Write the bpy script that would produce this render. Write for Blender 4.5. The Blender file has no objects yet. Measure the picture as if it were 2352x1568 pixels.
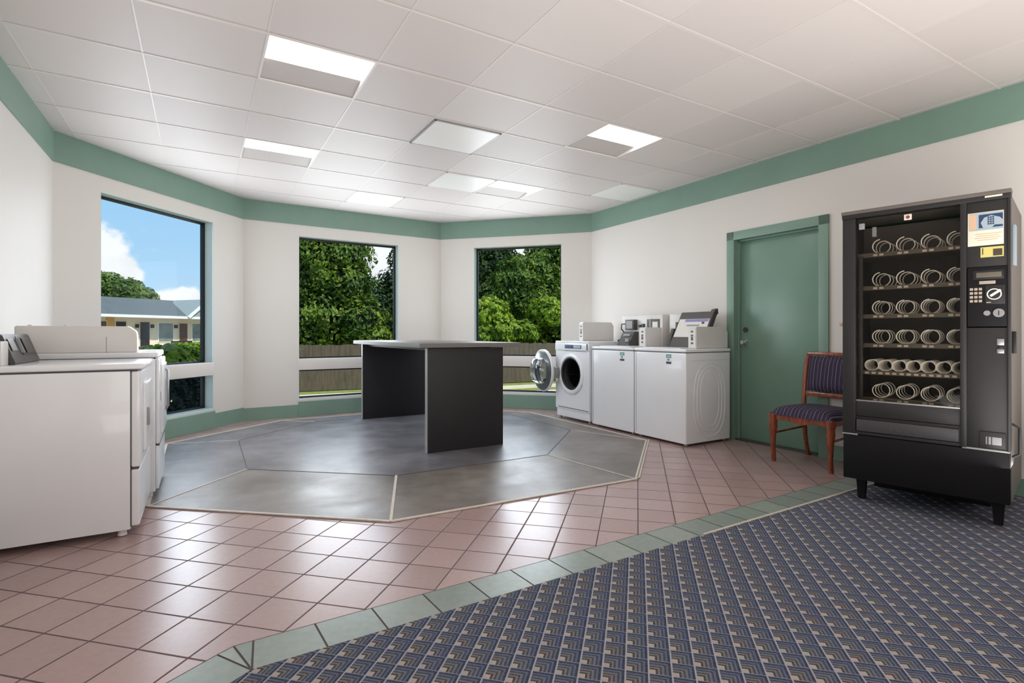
import bpy, bmesh, math, random
from mathutils import Vector, Matrix
random.seed(7)
SC = bpy.context.scene
COL = SC.collection
PI = math.pi
# ------------------------------------------------------------------ frames
CAM_H = 1.075
FPX = 1210.7
A_W = -1.0375
N = Vector((-math.sin(A_W), math.cos(A_W)))      # across the room, toward the right wall
D = Vector((-math.cos(A_W), -math.sin(A_W)))     # along the side walls, away from the viewpoint
PHI = math.atan2(N.y, N.x)
def ns(n, s, z=0.0):
    return Vector((N.x*n + D.x*s, N.y*n + D.y*s, z))
def at(px, py, Y):
    return Vector(((px-1176)/FPX*Y, Y, CAM_H - (py-765.24)/FPX*Y))
CEIL = 2.726
BAND = 2.478
C = [Vector((-3.740, 4.291)), Vector((-3.296, 6.462)), Vector((-1.064, 7.894)), Vector((1.103, 7.289))]
S_BACK = -4.2
N_L, N_R = -1.04, 4.656
# ------------------------------------------------------------------ materials
def lin(c):
    return tuple(((v/255.0)/12.92 if v/255.0 <= 0.04045 else (((v/255.0)+0.055)/1.055)**2.4) for v in c)
class NT:
    def __init__(s, mat):
        s.nt = mat.node_tree; s.n = s.nt.nodes; s.l = s.nt.links
    def new(s, t, **k):
        n = s.n.new(t)
        for a, b in k.items(): setattr(n, a, b)
        return n
    def put(s, sock, v):
        if isinstance(v, bpy.types.NodeSocket): s.l.new(v, sock)
        elif v is not None:
            try: sock.default_value = v
            except Exception: sock.default_value = (v[0], v[1], v[2], 1)
    def m(s, op, a, b=None, c=None):
        n = s.new('ShaderNodeMath', operation=op); s.put(n.inputs[0], a)
        if b is not None: s.put(n.inputs[1], b)
        if c is not None: s.put(n.inputs[2], c)
        return n.outputs[0]
    def mix(s, f, a, b, mode='MIX'):
        n = s.new('ShaderNodeMix', data_type='RGBA', blend_type=mode)
        s.put(n.inputs[0], f)
        for i, v in ((6, a), (7, b)):
            s.put(n.inputs[i], v if isinstance(v, bpy.types.NodeSocket) else (v[0], v[1], v[2], 1))
        return n.outputs[2]
    def mixf(s, f, a, b):
        n = s.new('ShaderNodeMix', data_type='FLOAT')
        s.put(n.inputs[0], f); s.put(n.inputs[2], a); s.put(n.inputs[3], b)
        return n.outputs[0]
    def noise(s, vec, scale, detail=3, rough=.5, dist=0):
        n = s.new('ShaderNodeTexNoise'); s.put(n.inputs['Vector'], vec)
        n.inputs['Scale'].default_value = scale; n.inputs['Detail'].default_value = detail
        n.inputs['Roughness'].default_value = rough; n.inputs['Distortion'].default_value = dist
        return n.outputs['Fac']
    def ramp(s, f, stops, interp='LINEAR'):
        n = s.new('ShaderNodeValToRGB'); s.put(n.inputs[0], f); cr = n.color_ramp; cr.interpolation = interp
        while len(cr.elements) < len(stops): cr.elements.new(.5)
        for e, (p, c) in zip(cr.elements, stops):
            e.position = p; e.color = (c[0], c[1], c[2], 1)
        return n.outputs[0]
    def obj(s):
        return s.new('ShaderNodeTexCoord').outputs['Object']
    def xyz(s, v):
        n = s.new('ShaderNodeSeparateXYZ'); s.put(n.inputs[0], v); return n.outputs
    def comb(s, x, y, z=0.0):
        n = s.new('ShaderNodeCombineXYZ'); s.put(n.inputs[0], x); s.put(n.inputs[1], y); s.put(n.inputs[2], z); return n.outputs[0]
def base(name, col=(200,200,200), rough=.5, metal=0, spec=.5, coat=0, var=0.0, vscale=3.0, bump=0, bscale=60):
    m = bpy.data.materials.new(name); m.use_nodes = True
    t = NT(m); b = t.n['Principled BSDF']
    c = lin(col)
    b.inputs['Base Color'].default_value = (*c, 1); b.inputs['Roughness'].default_value = rough
    b.inputs['Metallic'].default_value = metal; b.inputs['Specular IOR Level'].default_value = spec
    b.inputs['Coat Weight'].default_value = coat
    o = t.obj()
    if var > 0:
        f = t.noise(o, vscale, 4, .6)
        a = tuple(max(0, v*(1-var)) for v in c); d = tuple(min(1, v*(1+var)) for v in c)
        t.l.new(t.ramp(f, [(.3, a), (.7, d)]), b.inputs['Base Color'])
    if bump > 0:
        bn = t.new('ShaderNodeBump'); bn.inputs['Strength'].default_value = bump; bn.inputs['Distance'].default_value = .004
        t.l.new(t.noise(o, bscale, 3), bn.inputs['Height']); t.l.new(bn.outputs[0], b.inputs['Normal'])
    return m, t, b
def M_(name, *a, **k): return base(name, *a, **k)[0]
M = {}
M['wall'] = M_('wall_paint', (220,215,209), .55, var=.015, vscale=1.3, bump=.10, bscale=35)
M['green'] = M_('green_paint', (122,151,136), .42, var=.05, vscale=2.5, bump=.08, bscale=30)
M['door_green'] = M_('green_door_paint', (116,149,132), .30, var=.05, vscale=2, bump=.05, bscale=20)
M['jamb'] = M_('teal_tinted_white_paint', (200,214,208), .5, var=.02)
M['white_enamel'] = M_('white_enamel', (234,236,240), .25, spec=.5, coat=.3, var=.012, vscale=4)
M['white_enamel_warm'] = M_('warm_white_enamel', (218,215,212), .3, spec=.5, var=.03, vscale=5)
M['white_plastic'] = M_('white_plastic', (222,219,214), .4, var=.02)
M['grey_plastic'] = M_('grey_plastic', (150,150,150), .4, var=.03)
M['dark_plastic'] = M_('dark_grey_plastic', (72,70,68), .38, var=.06, vscale=20)
M['black_plastic'] = M_('black_plastic', (26,26,27), .35, var=.1, vscale=15)
M['seam'] = M_('dark_seam', (70,68,70), .6, var=.05)
M['rubber'] = M_('dark_rubber', (34,33,35), .6, var=.1)
M['steel'] = M_('brushed_steel', (175,175,178), .3, metal=1, var=.05, vscale=30)
M['drum'] = M_('drum_steel', (70,68,72), .4, metal=.6, var=.15, vscale=25)
M['chrome'] = M_('chrome', (215,215,215), .15, metal=1, var=.02)
M['vend'] = M_('charcoal_vending_enamel', (33,31,32), .42, var=.06, vscale=8, bump=.05, bscale=120)
M['vend_dark'] = M_('black_vending_enamel', (15,14,17), .55, spec=.25, var=.08, vscale=8)
M['vend_in'] = M_('dark_brown_liner', (30,25,18), .6, var=.08)
M['vend_side'] = M_('brown_grey_side_enamel', (104,97,92), .45, var=.05)
M['shelf'] = M_('shelf_metal', (78,72,60), .45, metal=.3, var=.06)
M['coil'] = M_('coil_wire', (250,242,230), .3, var=.05)
M['blackframe'] = M_('black_window_frame', (14,20,22), .4, var=.08)
M['lam_dark'] = M_('charcoal_laminate', (44,42,45), .5, spec=.3, var=.10, vscale=2.2)
M['lam_top'] = M_('grey_laminate', (120,117,113), .5, spec=.3, var=.04, vscale=30)
M['trim_white'] = M_('worn_white_strip', (205,196,184), .5, var=.10, vscale=40)
M['cream'] = M_('cream_sticker', (232,226,206), .5, var=.03)
M['yellow'] = M_('yellow_sticker', (214,202,120), .5, var=.05)
M['navy'] = M_('navy_print', (38,62,98), .5, var=.04)
M['teal'] = M_('teal_print', (56,150,160), .5, var=.04)
M['sky_print'] = M_('pale_blue_print', (164,180,190), .5, var=.06)
M['peach'] = M_('peach_print', (214,178,148), .5, var=.05)
M['lilac'] = M_('lilac_print', (140,135,190), .5, var=.04)
M['red'] = M_('red_print', (150,60,70), .5, var=.05)
M['key'] = M_('key_grey', (176,160,146), .5, var=.04)
M['troffer'] = M_('white_troffer_enamel', (226,222,218), .45, var=.01)
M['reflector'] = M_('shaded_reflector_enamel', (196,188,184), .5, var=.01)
M['diffuser'] = M_('unlit_diffuser', (238,236,232), .35, var=.01)
def emis(name, col, st):
    m = bpy.data.materials.new(name); m.use_nodes = True; t = NT(m)
    t.n.remove(t.n['Principled BSDF']); e = t.new('ShaderNodeEmission')
    f = t.noise(t.obj(), 2.0, 1)
    t.put(e.inputs['Color'], t.ramp(f, [(.2, tuple(v*.97 for v in col)), (.8, col)])); e.inputs['Strength'].default_value = st
    t.l.new(e.outputs[0], t.n['Material Output'].inputs[0]); return m
M['lamp'] = emis('lit_diffuser', (1, .975, .94), 11.0)
# wood
def wood(name, c1, c2, rough=.3, scale=8):
    m, t, b = base(name, (100,60,40), rough, coat=.4)
    o = t.obj(); mp = t.new('ShaderNodeMapping'); t.l.new(o, mp.inputs[0]); mp.inputs['Scale'].default_value = (6, 6, .7)
    f = t.noise(mp.outputs[0], scale, 5, .6, 1.0)
    t.l.new(t.ramp(f, [(.3, lin(c1)), (.7, lin(c2))]), b.inputs['Base Color']); return m
M['mahogany'] = wood('mahogany_wood', (98,40,22), (168,84,48), .26)
M['fence'] = wood('weathered_fence_wood', (72,62,50), (104,90,72), .8, 3)
M['doorwood'] = wood('brown_door_wood', (70,42,30), (104,66,48), .5)
# striped fabric
def fabric():
    m, t, b = base('navy_striped_fabric', (50,48,70), .85, spec=.2)
    x = t.xyz(t.obj())
    u = t.m('MULTIPLY', x[1], 1/.062)
    fr = t.m('FRACT', t.m('ADD', u, 20.0))
    c = t.ramp(fr, [(0, lin((62,60,84))), (.16, lin((150,136,128))), (.22, lin((52,52,80))), (.42, lin((88,62,78))), (.5, lin((44,46,70))),
                    (.62, lin((140,126,124))), (.67, lin((60,58,84))), (.82, lin((78,58,72))), (.9, lin((48,48,74)))], 'CONSTANT')
    t.l.new(c, b.inputs['Base Color'])
    bn = t.new('ShaderNodeBump'); bn.inputs['Strength'].default_value = .3; bn.inputs['Distance'].default_value = .002
    t.l.new(t.noise(t.obj(), 400, 2), bn.inputs['Height']); t.l.new(bn.outputs[0], b.inputs['Normal'])
    return m
M['fabric'] = fabric()
TH = -.2331; TO = (-1.1786, 2.1967)
def rot_uv(t, ox=0.0, oy=0.0):
    """floor axes that follow the tile layout: (u across, v away)"""
    x = t.xyz(t.obj()); c, s = math.cos(TH), math.sin(TH)
    dx = t.m('SUBTRACT', x[0], TO[0]); dy = t.m('SUBTRACT', x[1], TO[1])
    u = t.m('ADD', t.m('MULTIPLY', dx, c), t.m('MULTIPLY', dy, s))
    v = t.m('SUBTRACT', t.m('MULTIPLY', dy, c), t.m('MULTIPLY', dx, s))
    return t.m('SUBTRACT', u, ox), t.m('SUBTRACT', v, oy)
def edge(t, f, w0):      # 1 near the integer lines
    g = t.m('MINIMUM', f, t.m('SUBTRACT', 1.0, f))
    n = t.new('ShaderNodeMapRange', interpolation_type='SMOOTHSTEP'); t.put(n.inputs[0], g)
    n.inputs[1].default_value = w0*.6; n.inputs[2].default_value = w0*1.3; n.inputs[3].default_value = 1; n.inputs[4].default_value = 0
    return n.outputs[0]
def pink_tile():
    m, t, b = base('pink_quarry_tile', (170,140,135), .3, spec=.5)
    u, v = rot_uv(t); T = .2074
    u = t.m('ADD', t.m('MULTIPLY', u, 1/T), 100.0); v = t.m('ADD', t.m('MULTIPLY', v, 1/T), 100.0)
    fu, fv = t.m('FRACT', u), t.m('FRACT', v)
    g = t.m('MAXIMUM', edge(t, fu, .018), edge(t, fv, .018))
    wn = t.new('ShaderNodeTexWhiteNoise', noise_dimensions='2D'); t.l.new(t.comb(t.m('FLOOR', u), t.m('FLOOR', v)), wn.inputs['Vector'])
    c = t.ramp(wn.outputs['Value'], [(0, lin((161,134,131))), (.5, lin((168,141,138))), (1, lin((176,149,145)))])
    n = t.noise(t.obj(), 40, 3); c = t.mix(.06, c, t.ramp(n, [(.3, (0.2,.16,.15)), (.7, (.6,.52,.5))]))
    c = t.mix(g, c, lin((84,60,62)))
    t.l.new(c, b.inputs['Base Color'])
    t.l.new(t.mixf(g, .27, .8), b.inputs['Roughness'])
    bn = t.new('ShaderNodeBump'); bn.inputs['Strength'].default_value = .5; bn.inputs['Distance'].default_value = .002; bn.invert = True
    t.l.new(g, bn.inputs['Height']); t.l.new(bn.outputs[0], b.inputs['Normal'])
    b.inputs['Specular IOR Level'].default_value = .9
    return m
M['pink'] = pink_tile()
def carpet():
    m, t, b = base('patterned_blue_carpet', (70,75,95), .95, spec=.1)
    P = .0718
    u, v = rot_uv(t, 1.6155, -.0105)
    u = t.m('ADD', t.m('MULTIPLY', u, 1/P), 200.0); v = t.m('ADD', t.m('MULTIPLY', v, 1/P), 200.0)
    fu, fv = t.m('FRACT', u), t.m('FRACT', v)
    mx = t.m('MAXIMUM', fu, fv)
    wn = t.new('ShaderNodeTexWhiteNoise', noise_dimensions='2D'); t.l.new(t.comb(t.m('FLOOR', u), t.m('FLOOR', v)), wn.inputs['Vector'])
    c = t.ramp(mx, [(0, lin((168,160,150))), (.33, lin((58,54,54))), (.42, lin((112,108,106))), (.52, lin((62,60,64))), (.60, lin((102,106,116))),
                    (.70, lin((56,60,78))), (.79, lin((84,96,120))), (.88, lin((44,49,66)))], 'CONSTANT')
    tint = t.ramp(wn.outputs['Value'], [(0, (.80,.86,1.12)), (.35, (1,1,1)), (.6, (.92,1.02,1.06)), (.85, (1.1,1.0,.9)), (1, (1.12,.92,.92))])
    c = t.mix(.6, c, tint, 'MULTIPLY')
    # the thin line along the far side of each cell is finer than the one along its left side
    l1 = t.m('LESS_THAN', fu, .075); l2 = t.m('LESS_THAN', fv, .055)
    c = t.mix(t.m('MULTIPLY', l2, .8), c, lin((128,132,152))); c = t.mix(t.m('MULTIPLY', l1, .95), c, lin((162,161,172)))
    n = t.noise(t.obj(), 260, 2)
    c = t.mix(.16, c, t.ramp(n, [(.3, (.02,.02,.03)), (.7, (.32,.33,.36))]))
    t.l.new(c, b.inputs['Base Color'])
    bn = t.new('ShaderNodeBump'); bn.inputs['Strength'].default_value = .5; bn.inputs['Distance'].default_value = .003
    t.l.new(n, bn.inputs['Height']); t.l.new(bn.outputs[0], b.inputs['Normal'])
    return m
M['carpet'] = carpet()
def green_tile():
    m, t, b = base('green_border_tile', (130,148,135), .28, spec=.8)
    a = t.new('ShaderNodeAttribute', attribute_name='tint', attribute_type='GEOMETRY')
    c = t.ramp(a.outputs['Fac'], [(0, lin((118,132,124))), (1, lin((142,153,144)))])
    n = t.noise(t.obj(), 30, 3); c = t.mix(.1, c, t.ramp(n, [(.3, (.1,.13,.11)), (.7, (.5,.55,.5))]))
    t.l.new(c, b.inputs['Base Color']); return m
M['green_tile'] = green_tile()
M['grout'] = M_('dark_grout', (86,76,74), .85, var=.1, vscale=30)
def sheet(name, c1, c2, r1, r2, s=.9):
    m, t, b = base(name, c1, .3, spec=.9)
    o = t.obj()
    f = t.m('ADD', t.m('MULTIPLY', t.noise(o, 1.8, 6, .6, .5), .7), t.m('MULTIPLY', t.noise(o, 8, 5, .65, .4), .3))
    t.l.new(t.ramp(f, [(.30, lin(c1)), (.70, lin(c2))]), b.inputs['Base Color'])
    g = t.noise(o, 2.6, 5, .6, .4)
    n = t.new('ShaderNodeMapRange'); t.put(n.inputs[0], g); n.inputs[1].default_value = .25; n.inputs[2].default_value = .75
    n.inputs[3].default_value = r1; n.inputs[4].default_value = r2
    t.l.new(n.outputs[0], b.inputs['Roughness']); b.inputs['Specular IOR Level'].default_value = s
    return m
M['sheet_in'] = sheet('scuffed_blue_grey_floor_sheet', (78,76,79), (130,128,133), .28, .46)
M['sheet_out'] = sheet('scuffed_brown_grey_floor_sheet', (84,76,69), (136,127,120), .30, .5, .8)
def ceiling_mat():
    m, t, b = base('ceiling_panel_paint', (214,205,201), .5, spec=.35)
    x = t.xyz(t.obj()); c, s = math.cos(PHI), math.sin(PHI)
    u = t.m('ADD', t.m('MULTIPLY', x[0], c), t.m('MULTIPLY', x[1], s)); v = t.m('SUBTRACT', t.m('MULTIPLY', x[1], c), t.m('MULTIPLY', x[0], s))
    u = t.m('ADD', t.m('MULTIPLY', t.m('SUBTRACT', u, GN0), 1/GP), 50.0); v = t.m('ADD', t.m('MULTIPLY', t.m('SUBTRACT', v, GS0), 1/GQ), 50.0)
    wn = t.new('ShaderNodeTexWhiteNoise', noise_dimensions='2D'); t.l.new(t.comb(t.m('FLOOR', u), t.m('FLOOR', v)), wn.inputs['Vector'])
    col = t.ramp(wn.outputs['Value'], [(0, lin((210,201,198))), (1, lin((217,209,205)))])
    t.l.new(col, b.inputs['Base Color'])
    cr = t.m('MAXIMUM', edge(t, t.m('FRACT', u), .005), edge(t, t.m('FRACT', v), .005))
    msk = t.m('GREATER_THAN', t.noise(t.obj(), 1.7, 2), .52)
    col2 = t.mix(t.m('MULTIPLY', t.m('MULTIPLY', cr, msk), .35), col, lin((140,130,124)))
    t.l.new(col2, b.inputs['Base Color'])
    bn = t.new('ShaderNodeBump'); bn.inputs['Strength'].default_value = .15; bn.inputs['Distance'].default_value = .02
    t.l.new(t.noise(t.obj(), 1.5, 2), bn.inputs['Height']); t.l.new(bn.outputs[0], b.inputs['Normal'])
    return m
GN0, GP = .928, .6115
GS0, GQ = 1.39, .597
M['ceil'] = ceiling_mat()
M['tbar'] = M_('ceiling_tee_bar', (218,211,206), .4, var=.01)
def glass(name, tint, fres=1.45, gl=1.0):
    m = bpy.data.materials.new(name); m.use_nodes = True; t = NT(m); t.n.remove(t.n['Principled BSDF'])
    tr = t.new('ShaderNodeBsdfTransparent'); tr.inputs[0].default_value = (*tint, 1)
    g = t.new('ShaderNodeBsdfGlossy'); g.inputs['Roughness'].default_value = .02
    fr = t.new('ShaderNodeFresnel'); fr.inputs['IOR'].default_value = fres
    mx = t.new('ShaderNodeMixShader'); t.put(mx.inputs[0], t.m('MULTIPLY', fr.outputs[0], gl)); t.l.new(tr.outputs[0], mx.inputs[1]); t.l.new(g.outputs[0], mx.inputs[2])
    t.l.new(mx.outputs[0], t.n['Material Output'].inputs[0]); return m
M['glass'] = glass('window_glass', (.97, .99, .985), 1.45, .006)
M['vglass'] = glass('vending_glass', (.93, .92, .90), 1.4, .35)
def bowl_mat():
    m, t, b = base('clear_door_glass', (235,240,240), .04); b.inputs['Transmission Weight'].default_value = 1.0; b.inputs['IOR'].default_value = 1.35
    n = t.noise(t.obj(), 6, 2); t.l.new(t.ramp(n, [(.2, (.86,.9,.9)), (.8, (.96,.98,.98))]), b.inputs['Base Color']); return m
M['bowl'] = bowl_mat()
def leaf(name, dark, mid, bright, sc=1.0):
    m = bpy.data.materials.new(name); m.use_nodes = True; t = NT(m); b = t.n['Principled BSDF']
    o = t.obj()
    f = t.m('ADD', t.m('MULTIPLY', t.noise(o, 1.0*sc, 4, .6), .55), t.m('MULTIPLY', t.noise(o, 9*sc, 2), .45))
    c = t.ramp(f, [(.34, lin(dark)), (.5, lin(mid)), (.66, lin(bright))])
    t.l.new(c, b.inputs['Base Color']); b.inputs['Roughness'].default_value = .5; b.inputs['Specular IOR Level'].default_value = .3
    tl = t.new('ShaderNodeBsdfTranslucent'); t.l.new(c, tl.inputs[0])
    mx = t.new('ShaderNodeMixShader'); mx.inputs[0].default_value = .3; t.l.new(b.outputs[0], mx.inputs[1]); t.l.new(tl.outputs[0], mx.inputs[2])
    t.l.new(mx.outputs[0], t.n['Material Output'].inputs[0]); return m
M['leaf_vine'] = leaf('vine_leaves', (30,48,20), (78,106,32), (166,184,66))
M['leaf_deep'] = leaf('deep_green_leaves', (24,42,24), (50,76,34), (112,138,60))
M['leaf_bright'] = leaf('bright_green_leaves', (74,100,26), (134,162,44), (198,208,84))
M['leaf_far'] = leaf('olive_leaves', (50,72,28), (88,114,46), (130,150,70), .5)
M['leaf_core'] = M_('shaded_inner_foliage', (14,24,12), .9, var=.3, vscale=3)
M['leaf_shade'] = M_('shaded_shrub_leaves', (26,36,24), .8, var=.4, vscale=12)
M['bark'] = M_('bark', (84,70,56), .9, var=.25, vscale=8)
M['grass'] = M_('mown_grass', (132,138,62), .95, var=.28, vscale=7, bump=.6, bscale=30)
M['asphalt'] = M_('asphalt', (132,128,124), .9, var=.1, vscale=2)
M['curb'] = M_('pale_concrete', (226,216,196), .8, var=.06, vscale=4)
M['stucco'] = M_('cream_stucco', (226,212,182), .9, var=.05, vscale=2)
M['ochre'] = M_('ochre_stucco', (206,160,90), .9, var=.05)
M['shingle'] = M_('blue_grey_shingles', (98,104,104), .9, var=.12, vscale=3)
M['ext_white'] = M_('white_fascia', (236,234,228), .7, var=.02)
M['gable'] = M_('grey_gable_siding', (150,160,156), .8, var=.05)
M['ext_glass'] = M_('curtained_glass', (120,128,118), .15, var=.35, vscale=2.5)
M['ext_dark'] = M_('dark_recess', (38,34,40), .6, var=.1)
# ------------------------------------------------------------------ mesh helpers
def bm_new(): return bmesh.new()
def join(bm, tmp, mat=None, mi=0):
    if mat is not None: tmp.transform(mat)
    for f in tmp.faces: f.material_index = mi
    me = bpy.data.meshes.new('tmp'); tmp.to_mesh(me); tmp.free()
    n0 = len(bm.faces)
    bm.from_mesh(me); bpy.data.meshes.remove(me)
    bm.faces.ensure_lookup_table()
    for f in bm.faces[n0:]: f.material_index = mi
def box(bm, x0, x1, y0, y1, z0, z1, bev=0.0, mi=0, seg=2, mat=None):
    t = bmesh.new(); bmesh.ops.create_cube(t, size=1)
    for v in t.verts:
        v.co = Vector(((x0+x1)/2 + v.co.x*(x1-x0), (y0+y1)/2 + v.co.y*(y1-y0), (z0+z1)/2 + v.co.z*(z1-z0)))
    if bev > 0: bmesh.ops.bevel(t, geom=t.edges[:], offset=bev, segments=seg, affect='EDGES', profile=.6)
    join(bm, t, mat, mi)
def prism(bm, pts, axis, a, b, bev=0, mi=0, mat=None):
    """polygon pts (2D) extruded along axis from a to b"""
    t = bmesh.new()
    def P(p, h):
        return {'x': Vector((h, p[0], p[1])), 'y': Vector((p[0], h, p[1])), 'z': Vector((p[0], p[1], h))}[axis]
    lo = [t.verts.new(P(p, a)) for p in pts]; hi = [t.verts.new(P(p, b)) for p in pts]
    t.faces.new(lo); t.faces.new(hi[::-1]); k = len(pts)
    for i in range(k): t.faces.new((lo[i], hi[i], hi[(i+1) % k], lo[(i+1) % k]))
    bmesh.ops.recalc_face_normals(t, faces=t.faces[:])
    if bev > 0: bmesh.ops.bevel(t, geom=t.edges[:], offset=bev, segments=2, affect='EDGES')
    join(bm, t, mat, mi)
def cyl(bm, p0, p1, r0, r1=None, seg=24, mi=0, caps=True):
    r1 = r0 if r1 is None else r1
    p0, p1 = Vector(p0), Vector(p1); d = p1-p0
    t = bmesh.new(); bmesh.ops.create_cone(t, cap_ends=caps, segments=seg, radius1=r0, radius2=r1, depth=d.length)
    q = Vector((0, 0, 1)).rotation_difference(d.normalized()).to_matrix().to_4x4()
    join(bm, t, Matrix.Translation((p0+p1)/2) @ q, mi)
def tube(bm, pts, r, seg=8, mi=0, closed=False, radii=None):
    pts = [Vector(p) for p in pts]; n = len(pts); rings = []
    t = bmesh.new(); up = Vector((0, 0, 1)); prev = None
    for i, p in enumerate(pts):
        a = pts[i-1] if (i > 0 or closed) else pts[i]; b = pts[(i+1) % n] if (i < n-1 or closed) else pts[i]
        tg = (b-a).normalized()
        if prev is None:
            x = tg.orthogonal().normalized()
        else:
            x = (prev - tg*prev.dot(tg))
            x = x.normalized() if x.length > 1e-6 else tg.orthogonal().normalized()
        prev = x; y = tg.cross(x); rr = radii[i] if radii else r
        rings.append([t.verts.new(p + x*math.cos(2*PI*k/seg)*rr + y*math.sin(2*PI*k/seg)*rr) for k in range(seg)])
    for i in range(n if closed else n-1):
        A, B = rings[i], rings[(i+1) % n]
        for k in range(seg): t.faces.new((A[k], A[(k+1) % seg], B[(k+1) % seg], B[k]))
    if not closed: t.faces.new(rings[0][::-1]); t.faces.new(rings[-1])
    join(bm, t, None, mi)
def lathe(bm, prof, mat, seg=40, mi=0):
    """prof: (radius, height) about local z"""
    t = bmesh.new(); rings = []
    for r, h in prof:
        rings.append([t.verts.new((r*math.cos(2*PI*k/seg), r*math.sin(2*PI*k/seg), h)) for k in range(seg)] if r > 1e-6 else [t.verts.new((0, 0, h))])
    for A, B in zip(rings, rings[1:]):
        for k in range(seg):
            a = [A[k % len(A)], A[(k+1) % len(A)], B[(k+1) % len(B)], B[k % len(B)]]
            u = []
            for v in a:
                if v not in u: u.append(v)
            if len(u) > 2: t.faces.new(u)
    bmesh.ops.recalc_face_normals(t, faces=t.faces[:])
    join(bm, t, mat, mi)
def obj(name, bm, mats, parent=None, smooth=True, loc=None, rotz=None, angle=35):
    me = bpy.data.meshes.new(name); bm.to_mesh(me); bm.free()
    if not isinstance(mats, (list, tuple)): mats = [mats]
    for m in mats: me.materials.append(M[m] if isinstance(m, str) else m)
    if smooth:
        for p in me.polygons: p.use_smooth = True
        try: me.set_sharp_from_angle(angle=math.radians(angle))
        except Exception: pass
    o = bpy.data.objects.new(name, me); COL.objects.link(o)
    if parent is not None: o.parent = parent
    if loc is not None: o.location = loc
    if rotz is not None: o.rotation_euler = (0, 0, rotz)
    return o
def thing(name, label, cat, loc=(0, 0, 0), rotz=0.0, group=None):
    o = bpy.data.objects.new(name, None); COL.objects.link(o); o.location = loc; o.rotation_euler = (0, 0, rotz)
    o.empty_display_size = .1
    o['label'] = label; o['category'] = cat
    if group: o['group'] = group
    return o
def tag(o, label, cat, group=None):
    o['label'] = label; o['category'] = cat
    if group: o['group'] = group
    return o
def struct(o): o['kind'] = 'structure'; return o
def empty_struct(name, loc=(0, 0, 0), rotz=0.0):
    o = bpy.data.objects.new(name, None); COL.objects.link(o); o.location = loc; o.rotation_euler = (0, 0, rotz); o.empty_display_size = .1
    return struct(o)
# ------------------------------------------------------------------ room shell
BL, BR = ns(N_L, S_BACK).xy, ns(N_R, S_BACK).xy
POLY = [BL, C[0], C[1], C[2], C[3], BR]           # clockwise, seen from above
# keep the side walls exactly parallel
POLY[1] = ns(N_L, D.dot(C[0])).xy
POLY[4] = ns(N_R, D.dot(C[3])).xy
C[0], C[3] = POLY[1], POLY[4]
WT = .16
Z0W = -.35
def seg_frame(P, Q):
    e = (Q-P); L = e.length; e = e/L
    return math.atan2(e.y, e.x), L
def wall(name, P, Q, openings=(), mats=('wall',)):
    ang, L = seg_frame(P, Q)
    bm = bm_new(); x = -.10
    for (a, b, z0, z1) in openings:
        box(bm, x, a, 0, WT, Z0W, CEIL+.1)
        box(bm, a, b, 0, WT, Z0W, z0)
        box(bm, a, b, 0, WT, z1, CEIL+.1)
        x = b
    box(bm, x, L+.10, 0, WT, Z0W, CEIL+.1)
    return struct(obj(name, bm, list(mats), loc=(P.x, P.y, 0), rotz=ang, smooth=False)), ang, L
WIN = {1: (.405, 1.733), 2: (.642, 1.99), 3: (.520, 1.826)}
WZ0, WZ1 = .215, 2.335
doorS = (2.61, 3.42)   # clear opening along the right wall (s values)
def s_to_x(s): return D.dot(C[3]) - s
wall('wall_left', BL, C[0])
w1, a1, L1 = wall('wall_left_back', C[0], C[1], [(WIN[1][0], WIN[1][1], WZ0, WZ1)])
w2, a2, L2 = wall('wall_back', C[1], C[2], [(WIN[2][0], WIN[2][1], WZ0, WZ1)])
w3, a3, L3 = wall('wall_right_back', C[2], C[3], [(WIN[3][0], WIN[3][1], WZ0, WZ1)])
DX0, DX1 = s_to_x(3.475), s_to_x(2.57)
wr, ar, LR = wall('wall_right', C[3], BR, [(DX0, DX1, 0.0, 2.075)])
wall('wall_front', BR, BL)
# soffit bands (green) and baseboards
def band(name, P, Q, z0, z1, th, mat, x0=None, x1=None, miter0=0, miter1=0, bev=0):
    ang, L = seg_frame(P, Q); bm = bm_new()
    a = 0 if x0 is None else x0; b = L if x1 is None else x1
    prism(bm, [(a, .002), (b, .002), (b-miter1, -th), (a+miter0, -th)], 'z', z0, z1, bev)
    return struct(obj(name, bm, mat, loc=(P.x, P.y, 0), rotz=ang, smooth=False))
tl = .4142
T = .012
band('trim_1', BL, C[0], BAND, CEIL+.01, T, 'green', miter0=T, miter1=T*tl)
band('trim_2', C[0], C[1], BAND, CEIL+.01, T, 'green', miter0=T*tl, miter1=T*tl)
band('trim_3', C[1], C[2], BAND, CEIL+.01, T, 'green', miter0=T*tl, miter1=T*tl)
band('trim_4', C[2], C[3], BAND, CEIL+.01, T, 'green', miter0=T*tl, miter1=T*tl)
band('trim_5', C[3], BR, BAND, CEIL+.01, T, 'green', miter0=T*tl, miter1=T)
def baseboard(name, P, Q, h, win=None, cut=None):
    ang, L = seg_frame(P, Q); bm = bm_new(); t = .02
    spans = [(0, L)] if not cut else [(0, cut[0]), (cut[1], L)]
    for a, b in spans:
        prism(bm, [(a, .002), (b, .002), (b-t*tl, -t), (a+t*tl, -t)], 'z', 0, h)
    if win: box(bm, win[0]-.005, win[1]+.005, -t-.006, .001, 0, WZ0-.02, .004)
    return struct(obj(name, bm, 'green', loc=(P.x, P.y, 0), rotz=ang, smooth=False))
baseboard('baseboard_left', BL, C[0], .155)
baseboard('baseboard_left_back', C[0], C[1], .165, WIN[1])
baseboard('baseboard_back', C[1], C[2], .155, WIN[2])
baseboard('baseboard_right_back', C[2], C[3], .15, WIN[3])
baseboard('baseboard_right', C[3], BR, .12, None, (DX0-.09, DX1+.09))
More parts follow.
